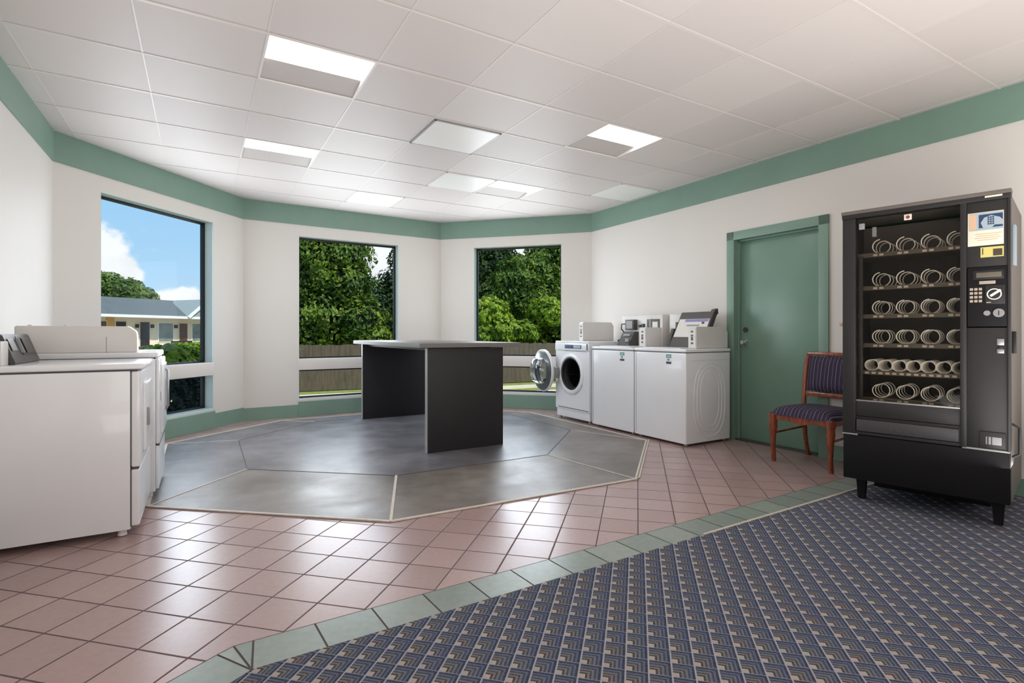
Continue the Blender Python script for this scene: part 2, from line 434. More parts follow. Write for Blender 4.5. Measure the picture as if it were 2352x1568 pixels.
# windows
for k, (P, ang) in {1: (C[0], a1), 2: (C[1], a2), 3: (C[2], a3)}.items():
    x0, x1 = WIN[k]; w = empty_struct('window_%d' % k, (P.x, P.y, 0), ang)
    G = .125
    b = bm_new()   # reveal lining
    box(b, x0-.001, x0+.006, .001, WT, WZ0, WZ1); box(b, x1-.006, x1+.001, .001, WT, WZ0, WZ1); box(b, x0, x1, .001, WT, WZ1-.006, WZ1+.001)
    obj('reveal', b, 'jamb', w, smooth=False)
    b = bm_new(); box(b, x0-.004, x1+.004, -.018, WT, WZ0-.022, WZ0+.012, .004); obj('window_sill', b, 'wall' if k > 1 else 'jamb', w)
    b = bm_new(); box(b, x0-.004, x1+.004, -.012, G+.03, .60, .745, .006); obj('transom_rail', b, 'wall', w)
    for (z0, z1, nm) in ((WZ0+.012, .60, 'lower'), (.745, WZ1-.006, 'upper')):
        b = bm_new(); f = .022
        for q in ((x0+.006, x0+.006+f, z0, z1), (x1-.006-f-.006, x1-.006, z0, z1), (x0+.006, x1-.006, z0, z0+f*.8), (x0+.006, x1-.006, z1-f, z1)):
            box(b, q[0], q[1], G-.02, G+.02, q[2], q[3], .002)
        fr = obj('window_frame', b, 'blackframe', w)
        b = bm_new(); box(b, x0+.02, x1-.02, G-.003, G+.003, z0+.01, z1-.01); obj('pane', b, 'glass', fr, smooth=False)
# door
dr = empty_struct('door_1', (C[3].x, C[3].y, 0), ar)
b = bm_new(); fw = .085
for (xa, xb, za, zb) in ((DX0-.055, DX0+.03, 0, 2.10), (DX1-.03, DX1+.055, 0, 2.10), (DX0-.055, DX1+.055, 2.015, 2.10)):
    box(b, xa, xb, -.022, .002, za, zb, .004)
for (xa, xb, za, zb) in ((DX0-.002, DX0+.03, 0, 2.04), (DX1-.03, DX1+.002, 0, 2.04), (DX0, DX1, 2.015, 2.077)):
    box(b, xa, xb, -.01, WT-.02, za, zb, .002)
box(b, DX0+.03, DX0+.045, .045, .075, 0, 2.015); box(b, DX0, DX1, .045, .075, 2.0, 2.016)
obj('door_frame', b, 'green', dr)
b = bm_new(); box(b, DX0+.036, DX1-.034, .078, .12, .012, 2.01, .003); sl = obj('door_slab', b, 'door_green', dr)
b = bm_new(); box(b, DX0, DX1, .0, WT, -.01, .012, .003); obj('threshold', b, 'dark_plastic', dr)
b = bm_new(); hx, hz = DX0+.095, .985
lathe(b, [(0, 0), (.031, 0), (.031, -.006), (.012, -.01), (.011, -.035), (.024, -.042), (.028, -.055), (.022, -.068), (0, -.072)],
      Matrix.Translation((hx, .078, hz)) @ Matrix.Rotation(-PI/2, 4, 'X'), 28)
obj('door_knob', b, 'chrome', sl)
b = bm_new(); cyl(b, (hx, .08, hz+.125), (hx, .068, hz+.125), .026); obj('deadbolt', b, 'dark_plastic', sl)
b = bm_new(); box(b, DX0+.03, DX0+.036, .055, .08, hz-.05, hz+.05); obj('strike_plate', b, 'steel', sl)
# wall behind the door so the opening is closed
b = bm_new(); box(b, DX0-.05, DX1+.05, WT-.01, WT+.03, Z0W, 2.2); struct(obj('trim_6', b, 'ext_dark', loc=(C[3].x, C[3].y, 0), rotz=ar, smooth=False))
# ------------------------------------------------------------------ polygon helpers
def clip_poly(sub, clip):
    """both as lists of 2D Vectors; clip is clockwise convex"""
    out = sub
    for i in range(len(clip)):
        a, b = clip[i], clip[(i+1) % len(clip)]; e = b-a
        inp = out; out = []
        if not inp: return []
        def side(p): return -(e.x*(p.y-a.y) - e.y*(p.x-a.x))
        for j in range(len(inp)):
            p, q = inp[j], inp[(j+1) % len(inp)]; sp, sq = side(p), side(q)
            if sp >= 0: out.append(p)
            if (sp >= 0) != (sq >= 0):
                t = sp/(sp-sq); out.append(p + (q-p)*t)
    return out
def offset_poly(poly, d):
    r = []; k = len(poly)
    for i in range(k):
        p0, p1, p2 = poly[i-1], poly[i], poly[(i+1) % k]
        e1 = (p1-p0).normalized(); e2 = (p2-p1).normalized()
        n1 = Vector((-e1.y, e1.x)); n2 = Vector((-e2.y, e2.x))
        m = (n1+n2); m = m/m.dot(n1); r.append(p1 + m*d)
    return r
OUT = offset_poly(POLY, .10)
# ------------------------------------------------------------------ ceiling
LIT = [(-1, 3), (-1, 6), (3, 3), (3, 6)]     # cells of the lit panels in view

DIM = {(1, 4): 'near', (2, 6): 'mid', (5, 5): 'right', (1, 8): 'far'}
def cell(i, j):
    n0 = GN0+GP*i; s0 = GS0+GQ*j
    return n0, n0+GP, s0, s0+GQ
bm = bm_new()
for i in range(-5, 8):
    for j in range(-11, 12):
        n0, n1, s0, s1 = cell(i, j)
        q = [ns(n0, s0).xy, ns(n0, s1).xy, ns(n1, s1).xy, ns(n1, s0).xy]
        if (i, j) in LIT: continue
        c = clip_poly(q, OUT)
        if len(c) > 2:
            vs = [bm.verts.new((p.x, p.y, CEIL)) for p in c]
            try: bm.faces.new(vs)
            except Exception: pass
bmesh.ops.remove_doubles(bm, verts=bm.verts[:], dist=1e-5)
ceil = struct(obj('ceiling', bm, 'ceil', smooth=False))
bm = bm_new()
def strip(bm, p, q, w, z0, z1, clipp=None, mi=0):
    e = (q-p).normalized(); m = Vector((-e.y, e.x))*w/2
    pl = [p-m, p+m, q+m, q-m]
    if clipp: pl = clip_poly(pl, clipp)
    if len(pl) < 3: return
    prism(bm, [(v.x, v.y) for v in pl], 'z', z0, z1, mi=mi)
for i in range(-4, 8):
    n0 = GN0+GP*i
    strip(bm, ns(n0, S_BACK).xy, ns(n0, 7.6).xy, .009, CEIL-.002, CEIL+.002, POLY)
for j in range(-10, 12):
    s0 = GS0+GQ*j
    w = .020 if j % 2 else .010
    strip(bm, ns(N_L, s0).xy, ns(N_R, s0).xy, w, CEIL-.004, CEIL+.002, POLY)
obj('ceiling_grid', bm, 'tbar', ceil, smooth=False)
# roof deck above the ceiling
bm = bm_new(); prism(bm, [(p.x, p.y) for p in OUT], 'z', CEIL+.25, CEIL+.3)
r_ = struct(obj('trim_7', bm, 'wall', smooth=False))
def troffer(i, j, label, first=None):
    n0, n1, s0, s1 = cell(i, j); c = ns((n0+n1)/2, (s0+s1)/2, CEIL)
    hx, hy = GP/2, GQ/2; r = .03
    t = thing('ceiling_light', label, 'ceiling light', c, PHI, 'lit troffers in the ceiling')
    if first is not None:
        for ch in first.children:
            q = ch.copy(); COL.objects.link(q); q.parent = t
        return t
    b = bm_new(); w = .012
    box(b, -hx, -hx+w, -hy, hy, -.003, .12); box(b, hx-w, hx, -hy, hy, -.003, .12)
    box(b, -hx, hx, -hy, -hy+w, -.003, .12); box(b, -hx, hx, hy-w, hy, -.003, .12)
    box(b, -hx, hx, -hy, hy, .11, .12)
    obj('housing', b, 'troffer', t, smooth=False)
    b = bm_new(); box(b, -hx+.014, hx-.014, -hy+.055, -hy+.345, r-.004, r+.004, .003); obj('lit_diffuser', b, 'lamp', t, smooth=False)
    b = bm_new(); prism(b, [(-hy+.345, r-.002), (hy-.012, .003), (hy-.012, .012), (-hy+.345, r+.006)], 'x', -hx+.014, hx-.014); box(b, -hx+.012, hx-.012, -hy+.012, -hy+.055, r-.004, r+.002); obj('reflector', b, 'reflector', t, smooth=False)
    return t
tr0 = None
LBL = ['largest glowing ceiling light, over the tile floor before the left window', 'small glowing ceiling light straight behind the largest one, toward the left window',
       'glowing ceiling light on the side of the washers and the right wall', 'farthest glowing ceiling light, beside a plain unlit panel']
for k, (i, j) in enumerate(LIT):
    t = troffer(i, j, LBL[k], tr0)
    tr0 = tr0 or t
def diffpanel(i, j, label, drop):
    n0, n1, s0, s1 = cell(i, j); c = ns((n0+n1)/2, (s0+s1)/2, CEIL)
    hx, hy = GP/2-.012, GQ/2-.012
    t = thing('ceiling_panel', label, 'ceiling panel', c, PHI, 'unlit square panels set in the ceiling')
    b = bm_new()
    for q in ((-hx, hx, -hy, -hy+.016), (-hx, hx, hy-.016, hy), (-hx, -hx+.016, -hy, hy), (hx-.016, hx, -hy, hy)):
        box(b, q[0], q[1], q[2], q[3], -drop, .001)
    obj('panel_frame', b, 'tbar' if drop < .01 else 'grey_plastic', t, smooth=False)
    b = bm_new(); box(b, -hx+.016, hx-.016, -hy+.016, hy-.016, -drop-.001, -.001, .001); obj('diffuser', b, 'diffuser', t, smooth=False)
diffpanel(1, 4, 'pale unlit ceiling panel with a dark gap round it, nearest of the unlit ones', .010)
diffpanel(2, 6, 'pale unlit ceiling panel directly left of the farthest glowing light', .004)
diffpanel(5, 5, 'pale unlit ceiling panel touching the green band of the right wall', .004)
diffpanel(1, 8, 'pale unlit ceiling panel farthest back near the green band over the back wall', .004)
# ------------------------------------------------------------------ floor
bm = bm_new()
FB = offset_poly(POLY, .15)
vs = [bm.verts.new((p.x, p.y, 0)) for p in FB]; bm.faces.new(vs[::-1])
bmesh.ops.recalc_face_normals(bm, faces=bm.faces[:])
floor = struct(obj('floor', bm, 'pink', smooth=False))
# green tile border, then carpet
def s_up(n): return 2.043+.0172*(n-.1)
def s_lo(n): return 1.866+.0130*(n-.14)
G0 = (.14, 1.866)       # inner mitre point of the bend
fan = [(.158, s_up(.158)), (.096, 2.042), (.046, 2.015)]
dv = Vector((-.139, -.085)).normalized()    # direction of the border after the bend
far = Vector(fan[2]) + dv*1.4
nrm = Vector((dv.y, -dv.x)) if Vector((dv.y, -dv.x)).y < 0 else -Vector((dv.y, -dv.x))
inner_far = Vector(G0) + dv*1.4
bm = bm_new(); lay = bm.loops.layers.float_color.new('tint') if False else None
tints = []
def quad(pts, z=.0035, gap=.0035):
    c = sum((Vector(p) for p in pts), Vector((0, 0)))/len(pts)
    P = []
    k = len(pts)
    # shrink by the joint width
    cw = offset_poly([Vector(p) for p in pts][::-1], -gap)[::-1] if True else pts
    area = sum(pts[i][0]*pts[(i+1) % k][1]-pts[(i+1) % k][0]*pts[i][1] for i in range(k))
    cw = offset_poly([Vector(p) for p in pts], -gap) if area < 0 else offset_poly([Vector(p) for p in pts][::-1], -gap)
    v = [bm.verts.new(ns(p.x, p.y, z)) for p in cw]; f = bm.faces.new(v)
    tints.append(random.random())
ns_n = [.158] + [.362+.2115*k for k in range(0, 21)]
ns_n[1] = .362
for a, b2 in zip(ns_n, ns_n[1:]):
    b2 = min(b2, N_R-.0)
    if a >= N_R: break
    ka = .012 if a > .2 else -.018
    quad([(a, s_up(a)), (b2, s_up(b2)), (b2+.012, s_lo(b2)), (a+ka, s_lo(a))])
quad([fan[1], fan[0], (G0[0], G0[1])]); quad([fan[2], fan[1], (G0[0], G0[1])])
p0, q0 = Vector(fan[2]), Vector(G0)
for k in range(6):
    a0, a1_ = p0 + dv*(.2115*k), p0 + dv*(.2115*(k+1)); b0, b1 = q0 + dv*(.2115*k), q0 + dv*(.2115*(k+1))
    quad([tuple(a1_), tuple(a0), tuple(b0), tuple(b1)])
bmesh.ops.recalc_face_normals(bm, faces=bm.faces[:])
for f in bm.faces:
    if f.normal.z < 0: f.normal_flip()
tb = obj('tile_border', bm, 'green_tile', floor, smooth=False)
at_ = tb.data.attributes.new('tint', 'FLOAT', 'FACE')
for i, v in enumerate(tints[:len(tb.data.polygons)]): at_.data[i].value = v
bm = bm_new()
pts = [(N_R, s_up(N_R)+.004), (fan[0][0], fan[0][1]+.004), (fan[1][0], fan[1][1]+.004), (fan[2][0], fan[2][1]+.004), tuple(Vector(fan[2])+dv*1.27+Vector((0, .004))), tuple(Vector(G0)+dv*1.27), G0, (N_R, s_lo(N_R))]
v = [bm.verts.new(ns(p[0], p[1], .0018)) for p in pts]; bm.faces.new(v)
for f in bm.faces:
    f.normal_update()
    if f.normal.z < 0: f.normal_flip()
obj('grout_bed', bm, 'grout', floor, smooth=False)
bm = bm_new()
e1 = Vector(G0)+dv*1.27
cp = [G0, (N_R, s_lo(N_R)), (N_R, S_BACK), (N_L, S_BACK), (N_L, e1.y-.0), (e1.x, e1.y)]
v = [bm.verts.new(ns(p[0], p[1], .006)) for p in cp]; bm.faces.new(v)
for f in bm.faces:
    f.normal_update()
    if f.normal.z < 0: f.normal_flip()
obj('carpet', bm, 'carpet', floor, smooth=False)
strip_q = bm_new(); strip(strip_q, ns(2.3, s_lo(2.3)).xy, ns(N_R, s_lo(N_R)).xy, .010, .002, .011); obj('transition_strip', strip_q, 'trim_white', floor, smooth=False)
# octagonal inlay of scuffed floor sheets
O = [(-.285, 3.957), (.931, 2.936), (2.756, 2.874), (3.84, 3.857), (3.84, 6.05), (2.84, 7.02), (.856, 7.02), (-.285, 6.10)]
I = [(.316, 4.646), (1.268, 3.863), (2.633, 3.848), (3.528, 4.703), (3.53, 6.02), (2.62, 6.72), (1.20, 6.72), (.325, 5.933)]
def flat(name, pts, z, mat, par, gap=0.0):
    bm = bm_new(); v = [bm.verts.new(ns(p[0], p[1], z)) for p in pts]; bm.faces.new(v)
    for f in bm.faces:
        f.normal_update()
        if f.normal.z < 0: f.normal_flip()
    return obj(name, bm, mat, par, smooth=False)
flat('centre_floor_sheet', I, .0040, 'sheet_in', floor)
for k in range(8):
    a, b2 = k, (k+1) % 8
    flat('ring_floor_sheet', [O[a], O[b2], I[b2], I[a]], .0032, 'sheet_out' if k in (0, 1, 2, 3, 4) else 'sheet_in', floor)
def strip_obj(name, p, q, w, mat, z=.009):
    bm = bm_new(); p, q = ns(*p).xy, ns(*q).xy; strip(bm, p, q, w, .002, z); return obj(name, bm, mat, floor, smooth=False)
for k in range(8):
    p, q = O[k], O[(k+1) % 8]
    strip_obj('edging_strip', p, q, .020, 'trim_white')
    strip_obj('joint_strip', I[k], O[k], .018 if k in (1,) else .010, 'trim_white', .007)
    strip_obj('dark_joint', I[k], I[(k+1) % 8], .007, 'seam', .0055)
for dd in (.020, .040):
    p, q = (O[2][0]+dd, O[2][1]+dd*.2), (O[3][0]+dd, O[3][1]+dd*.2)
    strip_obj('edging_strip', p, q, .009, 'trim_white')
# ------------------------------------------------------------------ folding table
def table():
    n0, n1, s0, s1 = 1.655, 2.70, 4.40, 6.74; zt = .985
    t = thing('folding_table', 'large dark grey laundry folding table with two slab ends standing on the octagon floor', 'table', ns((n0+n1)/2, (s0+s1)/2, .005), PHI)
    cx, cy = (n0+n1)/2, (s0+s1)/2
    b = bm_new(); box(b, n0-cx, n1-cx, s0-cy, s1-cy, zt-.045, zt-.004, .004); tp = obj('tabletop', b, 'lam_top', t)
    for (sa, sb, nb) in ((4.425, 4.47, 2.512), (6.60, 6.645, 2.62)):
        b = bm_new(); box(b, 1.738-cx, nb-cx, sa-cy, sb-cy, 0, zt-.05, .003); obj('end_panel', b, 'lam_dark', t)
        b = bm_new(); box(b, 1.733-cx, 1.739-cx, sa-cy-.001, sb-cy+.001, 0, zt-.05); obj('edge_strip', b, 'grey_plastic', t, smooth=False)
    b = bm_new(); box(b, 1.80-cx, 2.45-cx, 4.471-cy, 6.6-cy, zt-.075, zt-.051, .002); obj('stretcher_board', b, 'lam_dark', t)
table()
# ------------------------------------------------------------------ washers
def feet(t, x0, x1, y0, y1, h=.025):
    for x in (x0+.05, x1-.05):
        for y in (y0+.05, y1-.05):
            b = bm_new(); cyl(b, (x, y, 0), (x, y, h), .02, .016, 14); obj('foot', b, 'grey_plastic', t)
def coin_box(t, x0, x1, y0, y1, z0, z1):
    b = bm_new()
    prism(b, [(x0, z0), (x1, z0), (x1, z1-.05), (x1-.035, z1), (x0+.012, z1), (x0, z1-.012)], 'y', y0, y1, .006)
    c = obj('coin_box', b, 'white_enamel_warm', t)
    b = bm_new()
    yc = (y0+y1)/2
    for k, z in enumerate((.25, .42, .6, .78)):
        zz = z0+(z1-z0)*z
        box(b, x0-.004, x0+.002, yc-.012, yc+.012, zz-.008, zz+.008, .001)
    cyl(b, (x0-.006, yc, z0+(z1-z0)*.5), (x0+.002, yc, z0+(z1-z0)*.5), .009, None, 12)
    obj('coin_slot', b, 'dark_plastic', c)
def sticker(t, x, y0, y1, z0, z1):
    b = bm_new(); box(b, x-.0012, x, y0, y1, z0, z1); s = obj('instruction_sticker', b, 'diffuser', t, smooth=False)
    b = bm_new(); w = y1-y0; h = z1-z0
    box(b, x-.002, x-.001, y0+.1*w, y1-.1*w, z0+.62*h, z1-.08*h); obj('printed_block', b, 'teal', s, smooth=False)
    b = bm_new(); box(b, x-.0025, x-.002, y0+.25*w, y1-.25*w, z0+.72*h, z1-.2*h); obj('printed_window', b, 'cream', s, smooth=False)
    b = bm_new(); box(b, x-.002, x-.001, y0+.1*w, y1-.1*w, z0+.08*h, z0+.28*h); box(b, x-.002, x-.001, y0+.4*w, y0+.55*w, z0+.36*h, z0+.55*h); box(b, x-.002, x-.001, y0+.65*w, y0+.72*w, z0+.36*h, z0+.55*h)
    obj('printed_text', b, 'navy', s, smooth=False)
def oval_groove(bm, x0, x1, z0, z1, y, r, power=2.6, n=48):
    pts = []
    for k in range(n):
        a = 2*PI*k/n; c, s = math.cos(a), math.sin(a)
        px = (x0+x1)/2 + (x1-x0)/2*math.copysign(abs(c)**(2/power), c); pz = (z0+z1)/2 + (z1-z0)/2*math.copysign(abs(s)**(2/power), s)
        pts.append((px, y, pz))
    tube(bm, pts, r, 6, closed=True)
def washer(label, s0, near):
    # local x: into the wall, local y: away from the viewpoint
    t = thing('washing_machine', label, 'washer', ns(3.93, s0, .004), PHI, 'top-loading washers along the right wall')
    W, Dp, H = .69, .64, .885
    b = bm_new(); box(b, 0, Dp, .004, W-.004, .02, H, .012, seg=3); cab = obj('cabinet', b, 'white_enamel', t)
    b = bm_new(); box(b, -.004, Dp+.004, 0, W, H+.004, H+.036, .012, seg=3); obj('top_deck', b, 'white_enamel', t)
    b = bm_new(); box(b, .001, Dp, .006, W-.006, H-.002, H+.006); box(b, -.001, .004, W-.03, W-.027, .05, H); obj('deck_seam', b, 'seam', t, smooth=False)
    if near:
        b = bm_new()
        for k, r in ((0, .0042), (1, .0038), (2, .0034)):
            oval_groove(b, .11+.045*k, .56-.045*k, .07+.05*k, .78-.04*k, .004, r)
        obj('side_embossing', b, 'white_enamel', cab)
        b = bm_new(); box(b, .06, .62, .002, .005, .81, .814); obj('side_crease', b, 'white_enamel_warm', cab, smooth=False)
    b = bm_new(); box(b, .06, .42, .12, W-.08, H+.036, H+.044, .004); ld = obj('lid', b, 'white_enamel', t)
    feet(t, 0, Dp, 0, W, .022)
    sticker(t, 0, (.175 if near else .13), (.255 if near else .215), .765, .873)
    return t, H+.036, W, Dp
tA, zt, W, Dp = washer('white top-loading coin washer nearest the green door, with a tilted dark console', 3.435, True)
tB, zt, W, Dp = washer('white top-loading coin washer between the front loader and the one by the door', 4.137, False)
# coin boxes stand on the near side of each deck
coin_box(tA, .19, .66, .045, .145, zt, zt+.215)
coin_box(tB, .22, .64, .045, .145, zt, zt+.215)
# console of the nearest washer: tilted black frame with white control field
def tilt_console(t):
    y0, y1 = .055, .475
    xb, xt_ = .27, .47; z0, z1 = zt, zt+.37
    b = bm_new(); prism(b, [(xb, z0), (xb+.07, z0), (xt_+.06, z1), (xt_, z1)], 'y', y0, y1, .006)
    prism(b, [(xt_-.01, z1-.03), (xt_+.06, z1-.03), (xt_+.055, z1+.03), (xt_+.01, z1+.02)], 'y', y0, y0+.05, .004)
    c = obj('console', b, 'dark_plastic', t)
    def on(u, v, off=.002):   # u along y, v up the slope
        return Vector((xb+(xt_-xb)*v-off, u, z0+(z1-z0)*v+off*.5))
    def panel(name, u0, u1, v0, v1, mat, par, off=.003):
        b = bm_new(); ps = [on(u0, v0, off), on(u1, v0, off), on(u1, v1, off), on(u0, v1, off)]
        vv = [b.verts.new(p) for p in ps]; b.faces.new(vv); b.faces.ensure_lookup_table()
        if b.faces[0].normal.x > 0: b.faces[0].normal_flip()
        return obj(name, b, mat, par, smooth=False)
    panel('control_field', y0+.02, y1-.02, .30, .80, 'white_plastic', c); f = c
    panel('printed_band', y0+.03, y1-.10, .72, .79, 'lilac', f, .005)
    panel('display', y0+.17, y0+.22, .44, .50, 'black_plastic', f, .005)
    panel('button_row', y0+.12, y0+.28, .60, .64, 'grey_plastic', f, .005)
    panel('button', y0+.07, y0+.10, .66, .71, 'black_plastic', f, .006)
    # bracket of the neighbouring cover
    b = bm_new(); prism(b, [(xb+.02, z0), (xb+.1, z0), (xb+.14, z0+.20), (xb+.10, z0+.20)], 'y', y1+.01, y1+.05, .003); obj('console_bracket', b, 'dark_plastic', t)
    b = bm_new(); box(b, .50, .62, y1+.0, W-.02, zt, zt+.36, .008); hs = obj('rear_housing', b, 'white_enamel_warm', t)
    b = bm_new(); box(b, .49, .502, y1+.07, y1+.10, zt+.19, zt+.27, .002); box(b, .488, .502, y1+.02, y1+.055, zt+.22, zt+.26, .002); obj('latch', b, 'black_plastic', hs)
tilt_console(tA)
def box_console(t):
    b = bm_new(); box(b, .46, .62, .03, W-.01, zt, zt+.36, .010); c = obj('console', b, 'white_enamel_warm', t)
    b = bm_new(); box(b, .452, .461, .07, .26, zt+.17, zt+.31, .002); obj('display_window', b, 'dark_plastic', c)
    b = bm_new(); box(b, .445, .453, .20, .206, zt+.17, zt+.32); box(b, .447, .453, .09, .17, zt+.19, zt+.28, .002); obj('window_bar', b, 'white_plastic', c)
    b = bm_new()
    box(b, .44, .461, .30, .335, zt+.20, zt+.26, .004); box(b, .44, .461, .345, .385, zt+.22, zt+.25, .004); obj('coin_lever', b, 'black_plastic', c)
    b = bm_new(); prism(b, [(.30, zt), (.46, zt), (.46, zt+.17), (.40, zt+.17)], 'y', .40, .60, .004); m = obj('coin_mechanism', b, 'dark_plastic', t)
    b = bm_new(); box(b, .36, .372, .44, .55, zt+.115, zt+.145, .002); box(b, .315, .33, .42, .47, zt+.05, zt+.09, .002); obj('price_card', b, 'grey_plastic', m)
    b = bm_new(); box(b, .40, .461, .42, .56, zt+.19, zt+.31, .004); obj('display_hood', b, 'dark_plastic', t)
    b = bm_new(); box(b, .396, .402, .44, .54, zt+.205, zt+.295); obj('screen', b, 'grey_plastic', m, smooth=False)
    b = bm_new(); tube(b, [(.44, .60, zt+.26), (.40, .62, zt+.26), (.40, .625, zt+.2), (.44, .625, zt+.17)], .007, 8)
    tube(b, [(.44, .60, zt+.10), (.36, .64, zt+.06)], .012, 8); obj('coin_chute', b, 'black_plastic', t)
box_console(tB)
# ------------------------------------------------------------------ front loader
def front_loader():
    t = thing('washing_machine', 'white front-loading washer with its round glass door hanging open', 'washer', ns(3.925, 4.86, .004), PHI)
    W, Dp, H = .685, .66, .975
    cy, cz, R = .36, .575, .205
    # cabinet front as a plate with a round hole
    b = bm_new(); seg = 48
    t1 = bmesh.new(); inner = []; outer = []
    for k in range(seg):
        a = 2*PI*k/seg; c, s = math.cos(a), math.sin(a)
        inner.append(t1.verts.new((0, cy+R*c, cz+R*s)))
        hy0, hy1, hz0, hz1 = cy-.004, W-.004-cy, cz-.14, .86-cz
        kx = (hy1/c if c > 0 else hy0/-c) if abs(c) > 1e-6 else 1e9; kz = (hz1/s if s > 0 else hz0/-s) if abs(s) > 1e-6 else 1e9
        q = min(kx, kz); outer.append(t1.verts.new((0, cy+q*c, cz+q*s)))
    for k in range(seg):
        j = (k+1) % seg; t1.faces.new((inner[k], inner[j], outer[j], outer[k]))
    join(b, t1)
    box(b, .002, Dp, .004, .012, .14, H-.02); box(b, .002, Dp, W-.012, W-.004, .14, H-.02)
    box(b, Dp-.01, Dp, .004, W-.004, .14, H-.02); box(b, 0, Dp, .004, W-.004, .13, .142)
    # corners that the radial plate leaves open
    obj('cabinet', b, 'white_enamel', t, smooth=False)
    b = bm_new()
    for (y0, y1, z0, z1) in ((.004, .10, .14, .24), (W-.10, W-.004, .14, .24), (.004, .08, .78, .86), (W-.08, W-.004, .78, .86)):
        box(b, .001, .006, y0, y1, z0, z1)
    obj('cabinet_corner', b, 'white_enamel', t, smooth=False)
    b = bm_new(); box(b, .012, Dp-.01, .014, W-.014, .03, .132, .006); obj('toe_panel', b, 'white_enamel', t)
    b = bm_new(); box(b, -.006, Dp, 0, W, H-.022, H, .010); obj('top_panel', b, 'white_enamel', t)
    b = bm_new(); box(b, -.012, .06, .002, W-.002, .86, H-.022, .012, seg=3); cp = obj('control_panel', b, 'white_enamel', t)
    b = bm_new(); box(b, -.015, -.011, .14, .47, .885, .93, .002); d = obj('display', b, 'navy', cp)
    b = bm_new(); box(b, -.017, -.014, .15, .29, .89, .925, .001); obj('display_field', b, 'sky_print', cp)
    b = bm_new(); box(b, -.014, -.0115, .02, .04, .87, .945); box(b, -.003, .002, .06, .5, .852, .856); box(b, -.002, .003, .02, W-.06, .145, .152); obj('panel_seam', b, 'seam', t, smooth=False)
    b = bm_new(); pts = [(-.002, cy+.25*math.cos(a), cz+.02+.25*math.sin(a)) for a in [PI*1.12+PI*.76*k/20 for k in range(21)]]
    tube(b, [(-.001, .05, .33)] + [(p[0], p[1], p[2]-.03) for p in pts] + [(-.001, W-.04, .33)], .005, 6); obj('front_moulding', b, 'white_enamel_warm', t)
    MX = Matrix.Translation((0, cy, cz)) @ Matrix.Rotation(PI/2, 4, 'Y')
    b = bm_new(); lathe(b, [(R+.045, .0), (R+.042, -.010), (R+.02, -.018), (R, -.014), (R-.006, .0), (R-.008, .02)], MX, 48); obj('porthole_rim', b, 'white_enamel', t)
    b = bm_new(); lathe(b, [(R-.004, -.004), (R-.02, -.008), (R-.028, .01), (R-.02, .03), (R-.035, .06), (R-.03, .10)], MX, 48); gk = obj('door_gasket', b, 'rubber', t)
    b = bm_new(); lathe(b, [(R-.03, .10), (.27, .11), (.27, .45), (0, .45)], MX, 40)
    for k in range(3):
        a = 2*PI*k/3+.4; box(b, .12, .45, -.02, .02, .20, .27, .01, mat=Matrix.Translation((0, cy, cz)) @ Matrix.Rotation(a, 4, 'X'))
    obj('drum', b, 'drum', t)
    b = bm_new(); box(b, -.014, .002, cy-R-.03, cy-R-.005, cz-.03, cz+.03, .003); obj('latch_hole', b, 'dark_plastic', t)
    # open door, hinged on the far side and swung out square to the cabinet
    hy = cy+.265
    hinge = bm_new(); box(hinge, -.07, .0, hy-.05, hy-.01, cz-.065, cz+.065, .008); box(hinge, -.06, -.01, hy-.055, hy-.045, cz-.04, cz+.04, .003)
    obj('hinge', hinge, 'grey_plastic', t)
    A = Matrix.Translation((-.075, hy+.245, cz+.012)) @ Matrix.Rotation(math.radians(-6), 4, 'Z') @ Matrix.Rotation(-PI/2, 4, 'Y')
    b = bm_new(); lathe(b, [(.252, -.025), (.260, -.015), (.260, .008), (.25, .020), (.205, .026), (.178, .034), (.172, .02), (.176, -.020), (.20, -.025), (.252, -.025)], A, 56); dr_ = obj('door', b, M_('translucent_grey_plastic', (84,92,95), .25, coat=.5, var=.12, vscale=6), t)
    b = bm_new(); lathe(b, [(.258, -.030), (.274, -.020), (.274, .006), (.262, .016), (.258, .010)], A, 56); obj('door_rim', b, 'white_enamel', dr_)
    b = bm_new(); lathe(b, [(.178, .02), (.172, .06), (.160, .105), (.118, .130), (0, .142)], A, 48)
    obj('door_glass', b, glass('door_bowl_glass', (.66, .68, .66), 1.7, 1.3), dr_)
    b = bm_new(); lathe(b, [(.150, -.01), (.10, -.018), (0, -.02)], A, 40); obj('door_inner_cover', b, glass('smoky_cover', (.55, .56, .54), 1.5, .8), dr_)
    b = bm_new(); box(b, -.10, -.07, hy+.49, hy+.515, cz-.03, cz+.04, .005); obj('door_catch', b, 'chrome', dr_)
    feet(t, 0, Dp, 0, W, .035)
    b = bm_new(); prism(b, [(.30, 0.0), (.42, 0.0), (.42, .022), (.37, .03)], 'y', .52, .60, .003, mat=Matrix.Translation((0, 0, H))); obj('vent_cap', b, 'black_plastic', t)
    coin_box(t, .14, .64, .30, .38, H, H+.235)
front_loader()
